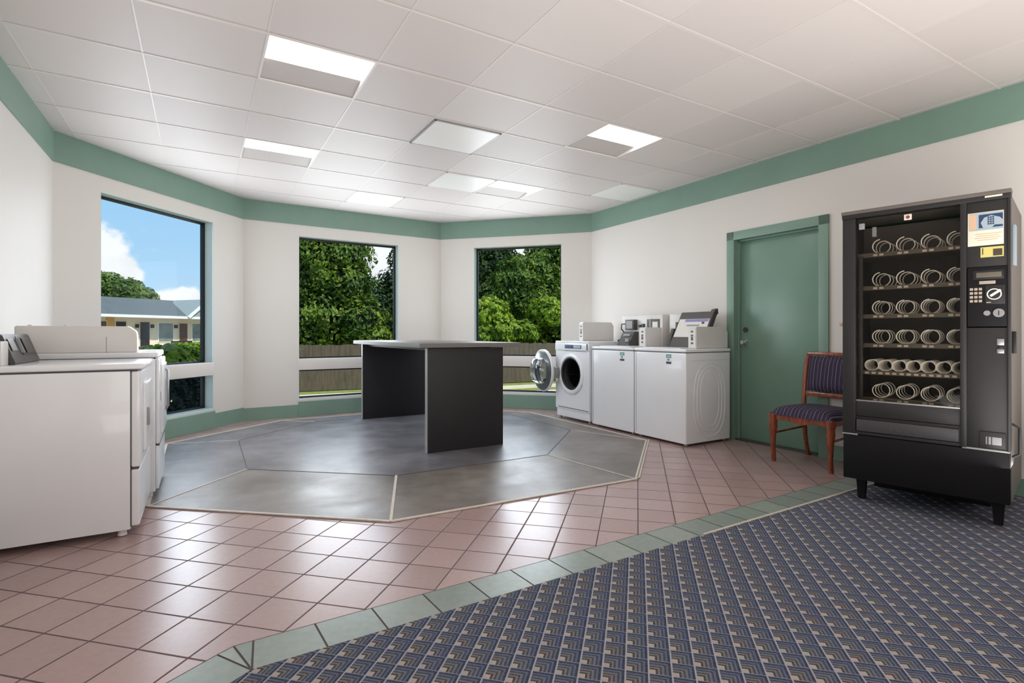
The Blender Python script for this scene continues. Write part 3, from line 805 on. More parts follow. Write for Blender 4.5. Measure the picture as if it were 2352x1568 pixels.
# ------------------------------------------------------------------ left dryers
def dryer_near():
    # local x: toward the room (n), local y: away (d); origin at the back wall side
    t = thing('clothes_dryer', 'white dryer with a tilted grey coin console, standing on pink tiles', 'dryer', ns(-.955, 3.42, .004), PHI)
    X1 = .635; W = .685
    b = bm_new(); box(b, 0, X1, 0, W, .035, .872, .006); cab = obj('cabinet', b, 'white_enamel', t)
    b = bm_new(); box(b, X1+.001, X1+.045, .002, W-.002, .36, .872, .014, seg=3); fp = obj('front_panel', b, 'white_enamel', t)
    b = bm_new(); box(b, X1+.001, X1+.040, .004, W-.004, .05, .352, .012, seg=3); obj('kick_panel', b, 'white_enamel', t)
    b = bm_new(); box(b, X1+.04, X1+.062, .12, W-.12, .42, .80, .016, seg=3); dd = obj('dryer_door', b, 'white_enamel', t)
    b = bm_new(); box(b, X1+.060, X1+.075, .14, .17, .56, .66, .005); obj('door_pull', b, 'grey_plastic', dd)
    b = bm_new(); box(b, -.004, X1+.06, -.004, W+.004, .880, .912, .012, seg=3); obj('top_deck', b, 'white_enamel', t)
    b = bm_new(); box(b, .002, X1+.03, .003, W-.003, .870, .882); box(b, X1-.001, X1+.002, .001, W, .05, .872); box(b, X1, X1+.036, .006, W-.006, .351, .361); obj('cabinet_seam', b, 'seam', t, smooth=False)
    for x in (.06, X1-.04):
        for y in (.05, W-.05):
            b = bm_new(); cyl(b, (x, y, 0), (x, y, .036), .022, .016, 14); obj('foot', b, 'white_plastic', t)
    # tilted grey coin console
    z0 = .912
    y0, y1 = .13, .605
    b = bm_new(); prism(b, [(.0, z0), (.155, z0), (.10, z0+.155), (.0, z0+.155)], 'y', y0, y1, .005); c = obj('console', b, 'dark_plastic', t)
    def on(u, v, off=.003): return Vector((.155-.055*v+off, u, z0+.155*v+off*.3))
    def panel(name, u0, u1, v0, v1, mat, par, off=.003):
        b = bm_new(); vv = [b.verts.new(on(*p, off)) for p in ((u0, v0), (u1, v0), (u1, v1), (u0, v1))]; f = b.faces.new(vv); f.normal_update()
        if f.normal.x < 0: f.normal_flip()
        return obj(name, b, mat, par, smooth=False)
    panel('slot_plate', y0+.20, y1-.03, .28, .93, 'black_plastic', c, .002)
    panel('slot_plate_face', y0+.25, y1-.05, .34, .88, 'dark_plastic', c, .003)
    for k, (u, m_) in enumerate(((y0+.19, 'grey_plastic'), (y0+.235, 'black_plastic'))):
        b = bm_new(); vv = [on(u, .35), on(u, .85)]
        prism(b, [(vv[0].x-.004, vv[0].z), (vv[1].x-.004, vv[1].z), (vv[1].x+.012, vv[1].z), (vv[0].x+.012, vv[0].z)], 'y', u-.006, u+.008, .002); obj('coin_slot', b, m_, c)
    panel('price_card', y0+.04, y0+.13, .45, .85, 'grey_plastic', c, .004)
    b = bm_new(); box(b, .02, .13, y0-.12, y0-.012, z0, z0+.12, .006); obj('meter_cover', b, 'white_enamel_warm', t)
def dryer_far():
    t = thing('clothes_dryer', 'white dryer nearest the left window, with a long white coin box on top', 'dryer', ns(-.955, 4.155, .004), PHI)
    X1 = .70; W = .66
    b = bm_new(); box(b, 0, X1, 0, W, .035, .905, .008); obj('cabinet', b, 'white_enamel', t)
    b = bm_new(); box(b, -.002, X1+.01, -.003, W+.003, .912, .948, .010, seg=3); obj('top_deck', b, 'white_enamel', t)
    b = bm_new(); box(b, X1, X1+.022, .01, W-.01, .345, .9, .010); fp = obj('front_panel', b, 'white_enamel', t)
    b = bm_new(); box(b, X1, X1+.018, .01, W-.01, .05, .335, .008); obj('kick_panel', b, 'white_enamel', t)
    b = bm_new(); box(b, X1+.02, X1+.035, .11, W-.10, .40, .86, .008); dd = obj('dryer_door', b, 'white_enamel', t)
    b = bm_new(); tube(b, [(X1+.034, .42, .82), (X1+.048, .42, .80), (X1+.050, .42, .55), (X1+.034, .42, .52)], .009, 8); obj('door_handle', b, 'steel', dd)
    b = bm_new(); box(b, X1-.002, X1+.02, .012, W-.012, .334, .347); box(b, .005, X1, .004, W-.004, .903, .914); box(b, X1+.02, X1+.024, .085, .092, .62, .68); obj('cabinet_seam', b, 'seam', t, smooth=False)
    for x in (.06, X1-.04):
        for y in (.05, W-.05):
            b = bm_new(); cyl(b, (x, y, 0), (x, y, .036), .022, .016, 14); obj('foot', b, 'white_plastic', t)
    z0 = .948
    b = bm_new(); prism(b, [(.008, z0), (.60, z0), (.60, z0+.10), (.595, z0+.135), (.555, z0+.168), (.008, z0+.168)], 'y', .01, .115, .005); c = obj('coin_box', b, 'white_enamel_warm', t)
    b = bm_new(); box(b, .44, .443, .0085, .0105, z0, z0+.10); obj('box_seam', b, 'grey_plastic', c, smooth=False)
    b = bm_new()
    for x in (.07, .24): cyl(b, (x, .05, z0+.166), (x, .05, z0+.176), .012, .008, 12)
    obj('box_screw', b, 'white_plastic', c)
    b = bm_new()
    for k in range(3): box(b, .62, .69, .10+.16*k, .14+.16*k, z0, z0+.004)
    obj('deck_rib', b, 'white_plastic', t, smooth=False)
dryer_near(); dryer_far()
# ------------------------------------------------------------------ chair
def chair():
    # local x: toward its back, local y: along the wall
    t = thing('side_chair', 'mahogany side chair with navy striped upholstery, in front of the green door', 'chair', ns(4.165, 2.47, .004), PHI)
    w = .235
    for sy in (-1, 1):     # front legs, tapered with a carved knee
        b = bm_new(); y = sy*w
        prof = [(0, .013), (.02, .016), (.10, .014), (.22, .020), (.29, .027), (.335, .024), (.36, .030), (.40, .030)]
        tube(b, [(.0, y, 0)]+[(-.004-.012*math.sin(z/.4*PI), y, z) for z, r in prof[1:]], 0, 12, radii=[r*1.25 for z, r in prof]); obj('leg', b, 'mahogany', t)
    for sy in (-1, 1):     # rear legs sweep back and rise into the back posts
        b = bm_new(); y = sy*(w-.015)
        pts = [(.475, y, 0), (.44, y, .12), (.415, y, .26), (.41, y, .42)]
        tube(b, pts, 0, 10, radii=[.017, .017, .020, .021]); obj('leg', b, 'mahogany', t)
    b = bm_new()
    for sy in (-1, 1):
        y = sy*(w-.012); tube(b, [(.41, y, .40), (.415, y, .52), (.435, y, .70), (.465, y, .84), (.475, y-.010*sy, .885)], 0, 10, radii=[.019, .019, .020, .020, .018])
    box(b, .455, .49, -w+.01, w-.01, .875, .908, .010, seg=3); box(b, .405, .435, -w+.03, w-.03, .525, .565, .008)
    bf = obj('back_frame', b, 'mahogany', t)
    b = bm_new(); tmp = bmesh.new(); nx, nz = 10, 12
    for side in (0, 1):
        pass
    # curved upholstered back panel
    grid = []
    for j in range(nz+1):
        row = []
        for i in range(nx+1):
            u, v = i/nx*2-1, j/nz*2-1; pf = (1-u**6)*(1-v**6)
            z = .572+.298*(j/nz); xx = .418+.052*((j/nz)**1.3)
            row.append((Vector((xx-.030*pf-.002, u*(w-.036), z)), Vector((xx+.018*pf+.006, u*(w-.036), z))))
        grid.append(row)
    F = [[tmp.verts.new(g[0]) for g in r] for r in grid]; K = [[tmp.verts.new(g[1]) for g in r] for r in grid]
    for j in range(nz):
        for i in range(nx):
            tmp.faces.new((F[j][i], F[j+1][i], F[j+1][i+1], F[j][i+1])); tmp.faces.new((K[j][i], K[j][i+1], K[j+1][i+1], K[j+1][i]))
    for j in range(nz):
        for i in (0, nx): tmp.faces.new((F[j][i], F[j+1][i], K[j+1][i], K[j][i]))
    for i in range(nx):
        for j in (0, nz): tmp.faces.new((F[j][i], F[j][i+1], K[j][i+1], K[j][i]))
    bmesh.ops.recalc_face_normals(tmp, faces=tmp.faces[:]); join(b, tmp); obj('backrest', b, 'fabric', t)
    b = bm_new(); box(b, -.02, .42, -w-.01, -w+.02, .35, .395, .006); box(b, -.02, .42, w-.02, w+.01, .35, .395, .006); box(b, .40, .43, -w, w, .35, .395, .006)
    prism(b, [(-w, .395), (w, .395), (w, .345), (w*.55, .355), (0, .33), (-w*.55, .355), (-w, .345)], 'x', -.022, .004, .004); obj('apron', b, 'mahogany', t)
    b = bm_new(); tmp = bmesh.new(); nx, ny = 14, 14; top = []; bot = []
    for j in range(ny+1):
        rt, rb = [], []
        for i in range(nx+1):
            u, v = i/nx*2-1, j/ny*2-1; pf = ((1-abs(u)**5)*(1-abs(v)**5))
            ww = w+.022-.03*(i/nx)
            x = -.035+.475*(i/nx); 
            rt.append(tmp.verts.new((x, v*ww, .405+.068*pf**.5+.0)))
            rb.append(tmp.verts.new((x, v*ww, .393)))
        top.append(rt); bot.append(rb)
    for j in range(ny):
        for i in range(nx):
            tmp.faces.new((top[j][i], top[j][i+1], top[j+1][i+1], top[j+1][i])); tmp.faces.new((bot[j][i], bot[j+1][i], bot[j+1][i+1], bot[j][i+1]))
    for j in range(ny):
        for i in (0, nx): tmp.faces.new((top[j][i], top[j+1][i], bot[j+1][i], bot[j][i]))
    for i in range(nx):
        for j in (0, ny): tmp.faces.new((top[j][i], top[j][i+1], bot[j][i+1], bot[j][i]))
    bmesh.ops.recalc_face_normals(tmp, faces=tmp.faces[:]); join(b, tmp); obj('seat', b, 'fabric', t, angle=60)
    for sy in (-1, 1):
        b = bm_new(); tube(b, [(0, sy*w, .235), (.42, sy*(w-.015), .255)], .009, 8); obj('stretcher', b, 'mahogany', t)
chair()
# ------------------------------------------------------------------ vending machine
def text_mesh(name, body, size, mat, parent, M4, ext=.0006):
    cu = bpy.data.curves.new(name, 'FONT'); cu.body = body; cu.size = size; cu.extrude = ext; cu.align_x = 'CENTER'; cu.align_y = 'CENTER'
    o = bpy.data.objects.new(name, cu); COL.objects.link(o); bpy.context.view_layer.update()
    dg = bpy.context.evaluated_depsgraph_get(); me = bpy.data.meshes.new_from_object(o.evaluated_get(dg))
    bpy.data.objects.remove(o); bpy.data.curves.remove(cu)
    me.transform(M4); me.materials.clear(); me.materials.append(M[mat]); me.name = name
    o = bpy.data.objects.new(name, me); COL.objects.link(o); o.parent = parent; return o
def vending():
    # local x: along the front (left to right), local y: into the machine, z up
    ang = math.atan2(-.732, .681)
    t = thing('vending_machine', 'tall black snack vending machine with rows of empty wire coils, standing on blue carpet', 'vending machine', (2.103, 3.350, .006), ang)
    W, DP = .775, .80; Z0, Z1 = .157, 1.824
    # cabinet as a shell that is open behind the glass
    b = bm_new()
    box(b, 0, .02, .055, DP, Z0, Z1-.012, .002); box(b, W-.02, W, .055, DP, Z0, Z1-.012, .002)
    box(b, .02, W-.02, .055, DP, Z1-.03, Z1-.012); box(b, .02, W-.02, DP-.02, DP, Z0, Z1-.03); box(b, .02, W-.02, .055, DP-.02, Z0, Z0+.02)
    box(b, .575, .59, .055, DP-.02, Z0+.02, Z1-.03)
    obj('cabinet', b, 'vend_side', t, smooth=False)
    # door frame
    b = bm_new()
    box(b, -.002, .070, -.004, .052, .44, Z1, .006); box(b, .572, .600, -.010, .052, .44, Z1-.03, .005)
    box(b, W-.012, W+.002, -.008, .052, .44, Z1, .005)
    box(b, -.004, W+.004, -.012, .052, 1.785, Z1+.002, .008)
    box(b, .068, .575, .004, .052, .555, .648, .004)
    box(b, .068, .575, .004, .052, .44, .458)
    dr = obj('door', b, 'vend', t)
    b = bm_new(); box(b, -.006, W+.006, -.018, .05, 1.812, Z1+.010, .006); obj('top_edge', b, 'vend_side', dr)
    b = bm_new(); box(b, .0, W, .002, .052, Z0, .436, .008); obj('lower_panel', b, 'vend_dark', t)
    b = bm_new(); box(b, -.003, .08, -.004, .01, .434, .443, .002); box(b, .58, W, -.006, .006, .434, .444, .002); obj('ledge_strip', b, 'grey_plastic', t)
    # glass front and liner
    b = bm_new(); box(b, .070, .574, .012, .018, .640, 1.786); obj('display_glass', b, 'vglass', dr, smooth=False)
    b = bm_new(); box(b, .070, .574, .006, .022, .640, .656, .002); obj('glass_bottom_rail', b, 'steel', dr)
    b = bm_new()
    box(b, .02, .575, .52, .54, .55, 1.79); box(b, .02, .028, .055, .54, .55, 1.79); box(b, .567, .575, .055, .54, .55, 1.79); box(b, .02, .575, .055, .54, .54, .56)
    obj('liner', b, 'vend_in', t, smooth=False)
    b = bm_new(); box(b, .029, .566, .36, .37, 1.56, 1.775); obj('reflection_panel', b, M_('brown_grey_reflection', (82,74,72), .6, var=.04), t, smooth=False)  # reflection in the upper glass, put in as a brown-grey panel
    b = bm_new(); box(b, .078, .100, .026, .05, .66, 1.55, .004); obj('inner_post', b, 'black_plastic', dr)
    # product trays and coils
    zs = [1.568, 1.362, 1.186, 1.005, .835, .667]
    # one coil mesh
    def coil_mesh(r, pitch, L, wr):
        pts = []; turns = L/pitch; n = int(turns*18)
        for k in range(n+1):
            a = 2*PI*k/18+PI/2; pts.append((r*math.cos(a), L*k/n, r*math.sin(a)+r))
        b = bm_new(); tube(b, pts, wr, 5); tube(b, [(0, 0, .0), (0, L, .0)], wr, 4); return b
    proto = obj('spiral_coil', coil_mesh(.042, .085, .255, .0032), 'coil', t)
    proto2 = obj('spiral_coil', coil_mesh(.034, .030, .24, .0026), 'coil', t)
    protow = obj('spiral_coil', coil_mesh(.042, .070, .25, .0032), 'coil', t)
    tag_m = None; first = {0: True, 1: True, 2: True}
    for r, z in enumerate(zs):
        b = bm_new(); box(b, .03, .566, .075, .50, z-.010, z-.004); box(b, .03, .566, .070, .076, z-.024, z+.002); box(b, .566-.002, .566, .07, .5, z-.02, z+.04)
        sh = obj('tray', b, 'shelf', t, smooth=False)
        xs = [.178, .302, .423, .543] if r != 4 else [.132+.0710*k for k in range(7)]
        for k, x in enumerate(xs):
            kind = 1 if r == 4 else (0 if r < 2 else 2)
            src = (proto, proto2, protow)[kind]
            if first[kind]: o = src; first[kind] = False
            else:
                o = src.copy(); COL.objects.link(o); o.parent = t
            o.location = (x, .085, z)
            o.rotation_euler = (0, [.0, .9, 2.1, 3.0, 4.0, 1.4, 5.2][(k*3+r*2) % 7]*0, 0)
        b = bm_new()
        for x in xs:
            for dx in ((-.02, .012) if r != 4 else (-.018, .018)):
                box(b, x+dx-.011, x+dx+.011, .066, .071, z-.019, z-.006, .002)
        obj('price_tag', b, 'key', sh, smooth=False)
    # small hardware behind the glass at the top left
    b = bm_new(); box(b, .085, .115, .008, .024, 1.715, 1.752, .003); box(b, .150, .172, .030, .044, 1.665, 1.725, .003); obj('latch_bracket', b, 'grey_plastic', dr)
    b = bm_new(); box(b, .315, .352, .0095, .0115, 1.738, 1.772, .001); sk = obj('round_sticker', b, 'cream', t)
    b = bm_new(); cyl(b, (.3335, .0094, 1.755), (.3335, .0088, 1.755), .010, None, 16); obj('sticker_mark', b, 'red', sk)
    # delivery flap with embossed word
    b = bm_new(); box(b, .074, .566, -.006, .03, .462, .535, .005, mat=None); fl = obj('delivery_flap', b, M_('grey_flap_plastic', (62,60,64), .4, var=.05), t)
    R4 = Matrix.Translation((.31, -.0068, .498)) @ Matrix.Rotation(PI/2, 4, 'X')
    text_mesh('embossed_word', 'PUSH', .052, 'dark_plastic', fl, R4)
    b = bm_new(); box(b, .070, .572, .01, .045, .536, .552); box(b, .565, .574, .0, .04, .46, .54); obj('flap_recess', b, 'black_plastic', dr, smooth=False)
    # control column
    b = bm_new(); box(b, .598, W-.010, .000, .05, 1.43, 1.787, .002); box(b, .598, W-.010, .004, .05, .444, 1.10, .002); cc = obj('control_column', b, 'vend', dr)
    b = bm_new(); box(b, .602, W-.012, -.008, .03, 1.105, 1.428, .006); cp = obj('selection_panel', b, 'vend_dark', t)
    b = bm_new(); box(b, .626, .752, -.0115, -.007, 1.36, 1.41, .002); obj('display_window', b, 'black_plastic', cp)
    b = bm_new(); box(b, .640, .742, -.013, -.011, 1.371, 1.398, .001); obj('display', b, M_('display_grey', (104,96,86), .35, var=.05), cp)
    b = bm_new(); box(b, .652, .718, -.012, -.007, 1.335, 1.352, .001); obj('name_plate', b, 'key', cp)
    b = bm_new()
    for r in range(4):
        for k in range(3): box(b, .613+.0185*k, .627+.0185*k, -.0125, -.007, 1.302-.0215*r, 1.316-.0215*r, .0015)
    obj('keypad', b, 'key', cp)
    b = bm_new(); box(b, .676, .756, -.0125, -.007, 1.225, 1.328, .003); bp = obj('coin_return_plate', b, 'vend', t)
    b = bm_new(); lathe(b, [(.030, 0), (.030, .003), (.025, .003), (.025, 0)], Matrix.Translation((.713, -.0125, 1.279)) @ Matrix.Rotation(PI/2, 4, 'X'), 32)
    box(b, -.026, .026, -.0025, 0, -.006, .006, .001, mat=Matrix.Translation((.718, -.0125, 1.285)) @ Matrix.Rotation(math.radians(-38), 4, 'Y')); obj('coin_symbol', b, 'coil', bp)
    b = bm_new(); box(b, .682, .70, -.0135, -.012, 1.233, 1.238); obj('plate_mark', b, 'key', bp)
    b = bm_new(); cyl(b, (.684, -.006, 1.178), (.684, -.014, 1.178), .014); cyl(b, (.731, -.006, 1.178), (.731, -.015, 1.178), .023); bt = cp; obj('coin_knob', b, 'steel', cp)
    b = bm_new(); box(b, .729, .733, -.0165, -.0145, 1.165, 1.191); obj('coin_slot', b, 'black_plastic', bt)
    # poster and yellow card
    b = bm_new(); box(b, .604, .750, -.0035, -.0005, 1.545, 1.726, .0006); po = obj('instruction_poster', b, 'cream', t)
    def pp(name, x0, x1, z0, z1, m, off=-.0046):
        b = bm_new(); box(b, x0, x1, off, -.003, z0, z1); obj(name, b, m, po, smooth=False)
    pp('poster_picture', .610, .748, 1.628, 1.722, 'sky_print')
    pp('poster_dark_field', .650, .746, 1.640, 1.712, 'navy', -.0052)
    b = bm_new(); prism(b, [(.668, 1.640), (.658, 1.668), (.672, 1.695), (.700, 1.705), (.735, 1.690), (.748, 1.672), (.748, 1.650), (.715, 1.652), (.700, 1.636)], 'y', -.0060, -.005); obj('poster_hand', b, 'sky_print', po, smooth=False)
    b = bm_new()
    for r in range(4):
        for k in range(3): box(b, .686+.0095*k, .693+.0095*k, -.0070, -.0058, 1.655+.0115*r, 1.663+.0115*r)
    obj('poster_keypad', b, 'navy', po, smooth=False)
    pp('poster_side_field', .610, .640, 1.634, 1.716, 'peach', -.0052)
    b = bm_new()
    for k, (x0, x1) in enumerate(((.636, .742), (.640, .732), (.632, .738), (.644, .726))): box(b, x0, x1, -.0045, -.003, 1.606-.011*k, 1.609-.011*k)
    obj('poster_text_lines', b, 'peach', po, smooth=False)
    b = bm_new(); box(b, .657, .750, -.0035, -.0005, 1.480, 1.535); yc = obj('yellow_card', b, 'yellow', t, smooth=False)
    b = bm_new(); box(b, .708, .744, -.0046, -.003, 1.486, 1.522); box(b, .664, .668, -.0046, -.003, 1.495, 1.53); obj('card_print', b, 'shelf', yc, smooth=False)
    # door lock and coin return cup
    b = bm_new(); box(b, .722, .752, -.004, .006, 1.005, 1.040, .003); box(b, .722, .752, -.004, .006, .962, .985, .003); lk = obj('door_lock', b, 'steel', t)
    b = bm_new(); box(b, .728, .746, -.001, .005, .985, 1.005, .002); obj('lock_slot', b, 'black_plastic', lk)
    b = bm_new(); box(b, .652, .758, -.004, .006, .452, .538, .004); cu = obj('coin_return_cup', b, 'vend', t)
    b = bm_new(); box(b, .678, .742, -.006, -.003, .470, .512, .002); obj('cup_opening', b, 'grey_plastic', cu)
    b = bm_new(); box(b, .684, .690, -.007, -.005, .470, .512); box(b, .700, .704, -.007, -.005, .470, .512); obj('cup_divider', b, 'black_plastic', cu, smooth=False)
    b = bm_new(); box(b, W-.10, W-.03, -.014, -.011, 1.800, 1.810, .001); obj('top_highlight_strip', b, 'cream', dr)
    # side fittings
    b = bm_new(); box(b, W, W+.014, .12, .20, 1.44, 1.66, .004); sd = obj('side_placard', b, 'sky_print', t)
    b = bm_new(); box(b, W, W+.018, .09, .16, .96, 1.08, .004); box(b, W, W+.014, .15, .21, .99, 1.05, .004); obj('side_hinge', b, 'black_plastic', t)
    b = bm_new(); tube(b, [(W, .10, .58), (W+.03, .10, .56), (W+.03, .10, .42), (W, .10, .40)], .007, 8); obj('side_handle', b, 'black_plastic', t)
    # legs
    for (x, y) in ((.06, .18), (W-.06, .18), (.06, DP-.08), (W-.06, DP-.08)):
        b = bm_new(); prism(b, [(-.030, Z0), (.030, Z0), (.020, 0), (-.018, 0)], 'y', -.02, .02, .003, mat=Matrix.Translation((x, y, 0))); obj('leg', b, 'vend_dark', t)
    b = bm_new(); box(b, .10, W-.10, .30, DP-.1, .06, Z0+.002, .006); obj('base_pan', b, 'vend_dark', t)
vending()
# small round fitting on the right wall beside the vending machine
b = bm_new(); lathe(b, [(0, -.006), (.012, -.006), (.016, 0)], Matrix.Translation((s_to_x(2.42), 0, 1.15)) @ Matrix.Rotation(-PI/2, 4, 'X'), 16)
tag(obj('wall_button', b, 'peach', loc=(C[3].x, C[3].y, 0), rotz=ar), 'tiny round beige button on the white wall between door and vending machine', 'button')
# ------------------------------------------------------------------ outside
GZ = -.30
def gridmesh(x0, x1, y0, y1, z): 
    b = bm_new(); v = [b.verts.new(p) for p in ((x0, y0, z), (x1, y0, z), (x1, y1, z), (x0, y1, z))]; b.faces.new(v); return b
struct(obj('ground', gridmesh(-90, 60, 5, 110, GZ), 'grass', smooth=False))
b = bm_new(); v = [b.verts.new(p) for p in ((-60, 12.5, GZ+.012), (-9.5, 12.5, GZ+.012), (-13, 60, GZ+.012), (-60, 60, GZ+.012))]; b.faces.new(v)
tag(obj('driveway', b, 'asphalt', smooth=False), 'grey asphalt drive in front of the motel, outside the left window', 'driveway')
def curbs(p, q, label):
    b = bm_new(); strip(b, Vector(p), Vector(q), .14, GZ, GZ+.07); tag(obj('curb', b, 'curb', smooth=False), label, 'curb')
F0, F1 = Vector((-10.0, 10.0)), Vector((14.0, 20.95))
fe = (F1-F0).normalized(); fm = Vector((-fe.y, fe.x))
curbs(F0-fm*1.3, F0-fm*1.3+fe*26, 'long pale curb on the grass in front of the wooden fence')
curbs(F0-fm*2.6, F0-fm*2.6+fe*26, 'pale curb close to the windows, running across the grass')
# fence
def fence():
    L = (F1-F0).length
    t = thing('wooden_fence', 'weathered wooden picket fence running below the trees outside', 'fence', (F0.x, F0.y, GZ), math.atan2(fe.y, fe.x))
    H = 1.10; b = bm_new(); x = 0; rnd = random.Random(3)
    while x < L:
        w = .135; h = H+rnd.uniform(-.012, .012)
        box(b, x, x+w, 0+rnd.uniform(0, .008), .022, .02, h); x += w+.002
    obj('picket_boards', b, 'fence', t, smooth=False)
    b = bm_new(); box(b, 0, L, .024, .07, .25, .33); box(b, 0, L, .024, .07, .85, .93); obj('fence_rail', b, 'fence', t, smooth=False)
    for k in range(0, int(L/2.4)+1):
        b = bm_new(); box(b, k*2.4, k*2.4+.09, .07, .16, 0, 1.05); obj('fence_post', b, 'fence', t, smooth=False)
fence()
def blob_leaves(bm, blobs, count, size, rnd, core=True):
    tot = sum(b[1][0]*b[1][2] + b[1][0]*b[1][1] for b in blobs)
    for (c, r) in blobs:
        k = int(count*(r[0]*r[2]+r[0]*r[1])/tot)
        c = Vector(c)
        # irregular outline per blob
        ph = [rnd.uniform(0, 6.28) for _ in range(6)]
        for _ in range(k):
            u = rnd.uniform(-1, 1); a = rnd.uniform(0, 2*PI); q = math.sqrt(1-u*u)
            d = Vector((q*math.cos(a), q*math.sin(a), u))
            lump = 1+.13*math.sin(3*a+ph[0])*q+.10*math.sin(5*u*2+ph[1])+.08*math.sin(7*a+ph[2]+4*u)
            rr = lump*(1-.30*rnd.random()**1.6)
            p = c + Vector((d.x*r[0], d.y*r[1], d.z*r[2]))*rr
            s = size*rnd.uniform(.55, 1.25)
            nrm = (d + Vector((rnd.uniform(-.8, .8), rnd.uniform(-.8, .8), rnd.uniform(-.3, .9)))).normalized()
            x = nrm.orthogonal().normalized(); x = (Matrix.Rotation(rnd.uniform(0, 6.28), 3, nrm) @ x); y = nrm.cross(x)
            v = [bm.verts.new(p - x*s*.5), bm.verts.new(p + y*s*.28 + nrm*s*.06), bm.verts.new(p + x*s*.6), bm.verts.new(p - y*s*.28 + nrm*s*.06)]
            bm.faces.new(v)
def tree(label, X, Y, blobs, count, size, mat, seed, group='trees beyond the fence', trunk=.14, cat='tree', name='tree', z0=GZ):
    rnd = random.Random(seed)
    t = thing(name, label, cat, (X, Y, z0), 0, group)
    O_ = Vector((X, Y, z0)); bl = [(Vector(c)-O_, r) for c, r in blobs]
    bm = bm_new(); blob_leaves(bm, bl, count, size, rnd)
    n0 = len(bm.faces)
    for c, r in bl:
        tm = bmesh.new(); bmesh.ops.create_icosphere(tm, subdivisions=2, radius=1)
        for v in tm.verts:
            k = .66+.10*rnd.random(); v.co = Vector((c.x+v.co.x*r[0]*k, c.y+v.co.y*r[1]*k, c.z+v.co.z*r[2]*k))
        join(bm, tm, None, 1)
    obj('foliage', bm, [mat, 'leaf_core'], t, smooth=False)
    if name == 'shrub':
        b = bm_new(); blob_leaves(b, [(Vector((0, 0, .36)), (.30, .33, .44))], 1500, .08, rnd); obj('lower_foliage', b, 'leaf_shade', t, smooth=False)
    if trunk:
        top = max(bl, key=lambda b: b[0].z)[0]
        b = bm_new(); tube(b, [(0, 0, 0), (.05, 0, top.z*.3), (top.x*.4, top.y*.4, top.z*.6), (top.x*.8, top.y*.8, top.z*.9)], 0, 8, radii=[trunk, trunk*.8, trunk*.6, trunk*.4])
        for c, r in bl[:4]: tube(b, [(top.x*.3, top.y*.3, top.z*.45), tuple(c*.85)], 0, 6, radii=[trunk*.5, trunk*.2])
        obj('trunk', b, 'bark', t)
    return t
def B(px, py, Y, r): return (at(px, py, Y), r)
tree('tall vine-covered tree leaning over the fence, left half of the middle window', -5.6, 16.6,
     [B(690, 640, 16.6, (1.5, 1.4, 2.2)), B(760, 600, 16.4, (1.15, 1.2, 1.4)), B(800, 660, 16.2, (.75, .9, .9)), B(740, 730, 16.2, (1.3, 1.2, 1.3)),
      B(835, 740, 16.0, (.65, .8, .75)), B(645, 700, 16.8, (1.3, 1.4, 2.3)), B(700, 520, 16.8, (1.9, 1.5, 1.8)), B(800, 550, 16.6, (.55, .7, .5)), B(860, 775, 15.8, (.5, .6, .35))], 44000, .155, 'leaf_vine', 11)
tree('smaller darker tree right of the vine-covered one, seen under a patch of sky', -5.9, 24.2,
     [B(880, 715, 24.2, (1.25, 1.2, 1.45)), B(920, 690, 24.5, (1.1, 1.2, 1.75)), B(860, 750, 24.2, (1.0, 1.0, 1.0)), B(938, 600, 24.5, (.85, 1.1, 1.65)), B(970, 740, 24.5, (1.3, 1.3, 1.75))], 16000, .18, 'leaf_deep', 12)
tree('dark tree at the left edge of the right-hand window', -1.5, 20.4,
     [B(1100, 650, 20.4, (1.3, 1.1, 1.75)), B(1070, 590, 20.6, (1.75, 1.2, 1.4)), B(1150, 620, 20.4, (.8, .9, .95)), B(1080, 740, 20.3, (1.5, 1.1, 1.4)), B(1130, 575, 20.6, (.8, .9, .6)), B(1150, 720, 20.3, (1.0, 1.0, 1.3))], 20000, .165, 'leaf_deep', 13)
tree('round bushy tree filling the middle of the right-hand window', .4, 17.3,
     [B(1195, 665, 17.3, (1.0, .85, .9)), B(1225, 700, 17.3, (1.0, .85, 1.05)), B(1160, 720, 17.2, (.85, .8, .85)), B(1190, 625, 17.4, (.7, .7, .55)), B(1240, 640, 17.4, (.65, .7, .65))], 20000, .145, 'leaf_vine', 14)
tree('light green tree at the right edge of the right-hand window', 2.1, 19.7,
     [B(1290, 660, 19.7, (1.25, 1.0, 1.45)), B(1265, 605, 19.8, (.9, 1, .7)), B(1300, 740, 19.6, (1.3, 1.0, 1.45)), B(1250, 740, 19.6, (.8, .8, 1.0)), B(1330, 600, 19.9, (1.4, 1.2, 1.3)), B(1243, 588, 19.9, (.62, .8, .5))], 18000, .165, 'leaf_vine', 15)
tree('low yellow-green shrub tree in the lower left of the right-hand window', -.6, 15.4,
     [B(1125, 725, 15.4, (.55, .6, .55)), B(1150, 760, 15.3, (.6, .6, .4)), B(1110, 770, 15.3, (.5, .5, .4)), B(1255, 715, 15.6, (.5, .5, .45)), B(1200, 765, 15.4, (.5, .5, .35))], 8000, .15, 'leaf_bright', 16)
tree('broad olive green tree rising behind the motel roof', -33.5, 47.0,
     [B(245, 665, 47, (1.9, 2, 1.4)), B(290, 670, 47, (1.7, 2, 1.1)), B(330, 682, 47, (1.1, 1.5, .65)), B(200, 660, 47, (2.2, 2, 1.6)), B(180, 690, 47, (2.5, 2, 1.6))], 7000, .42, 'leaf_far', 17, group='trees beyond the motel', trunk=.3)
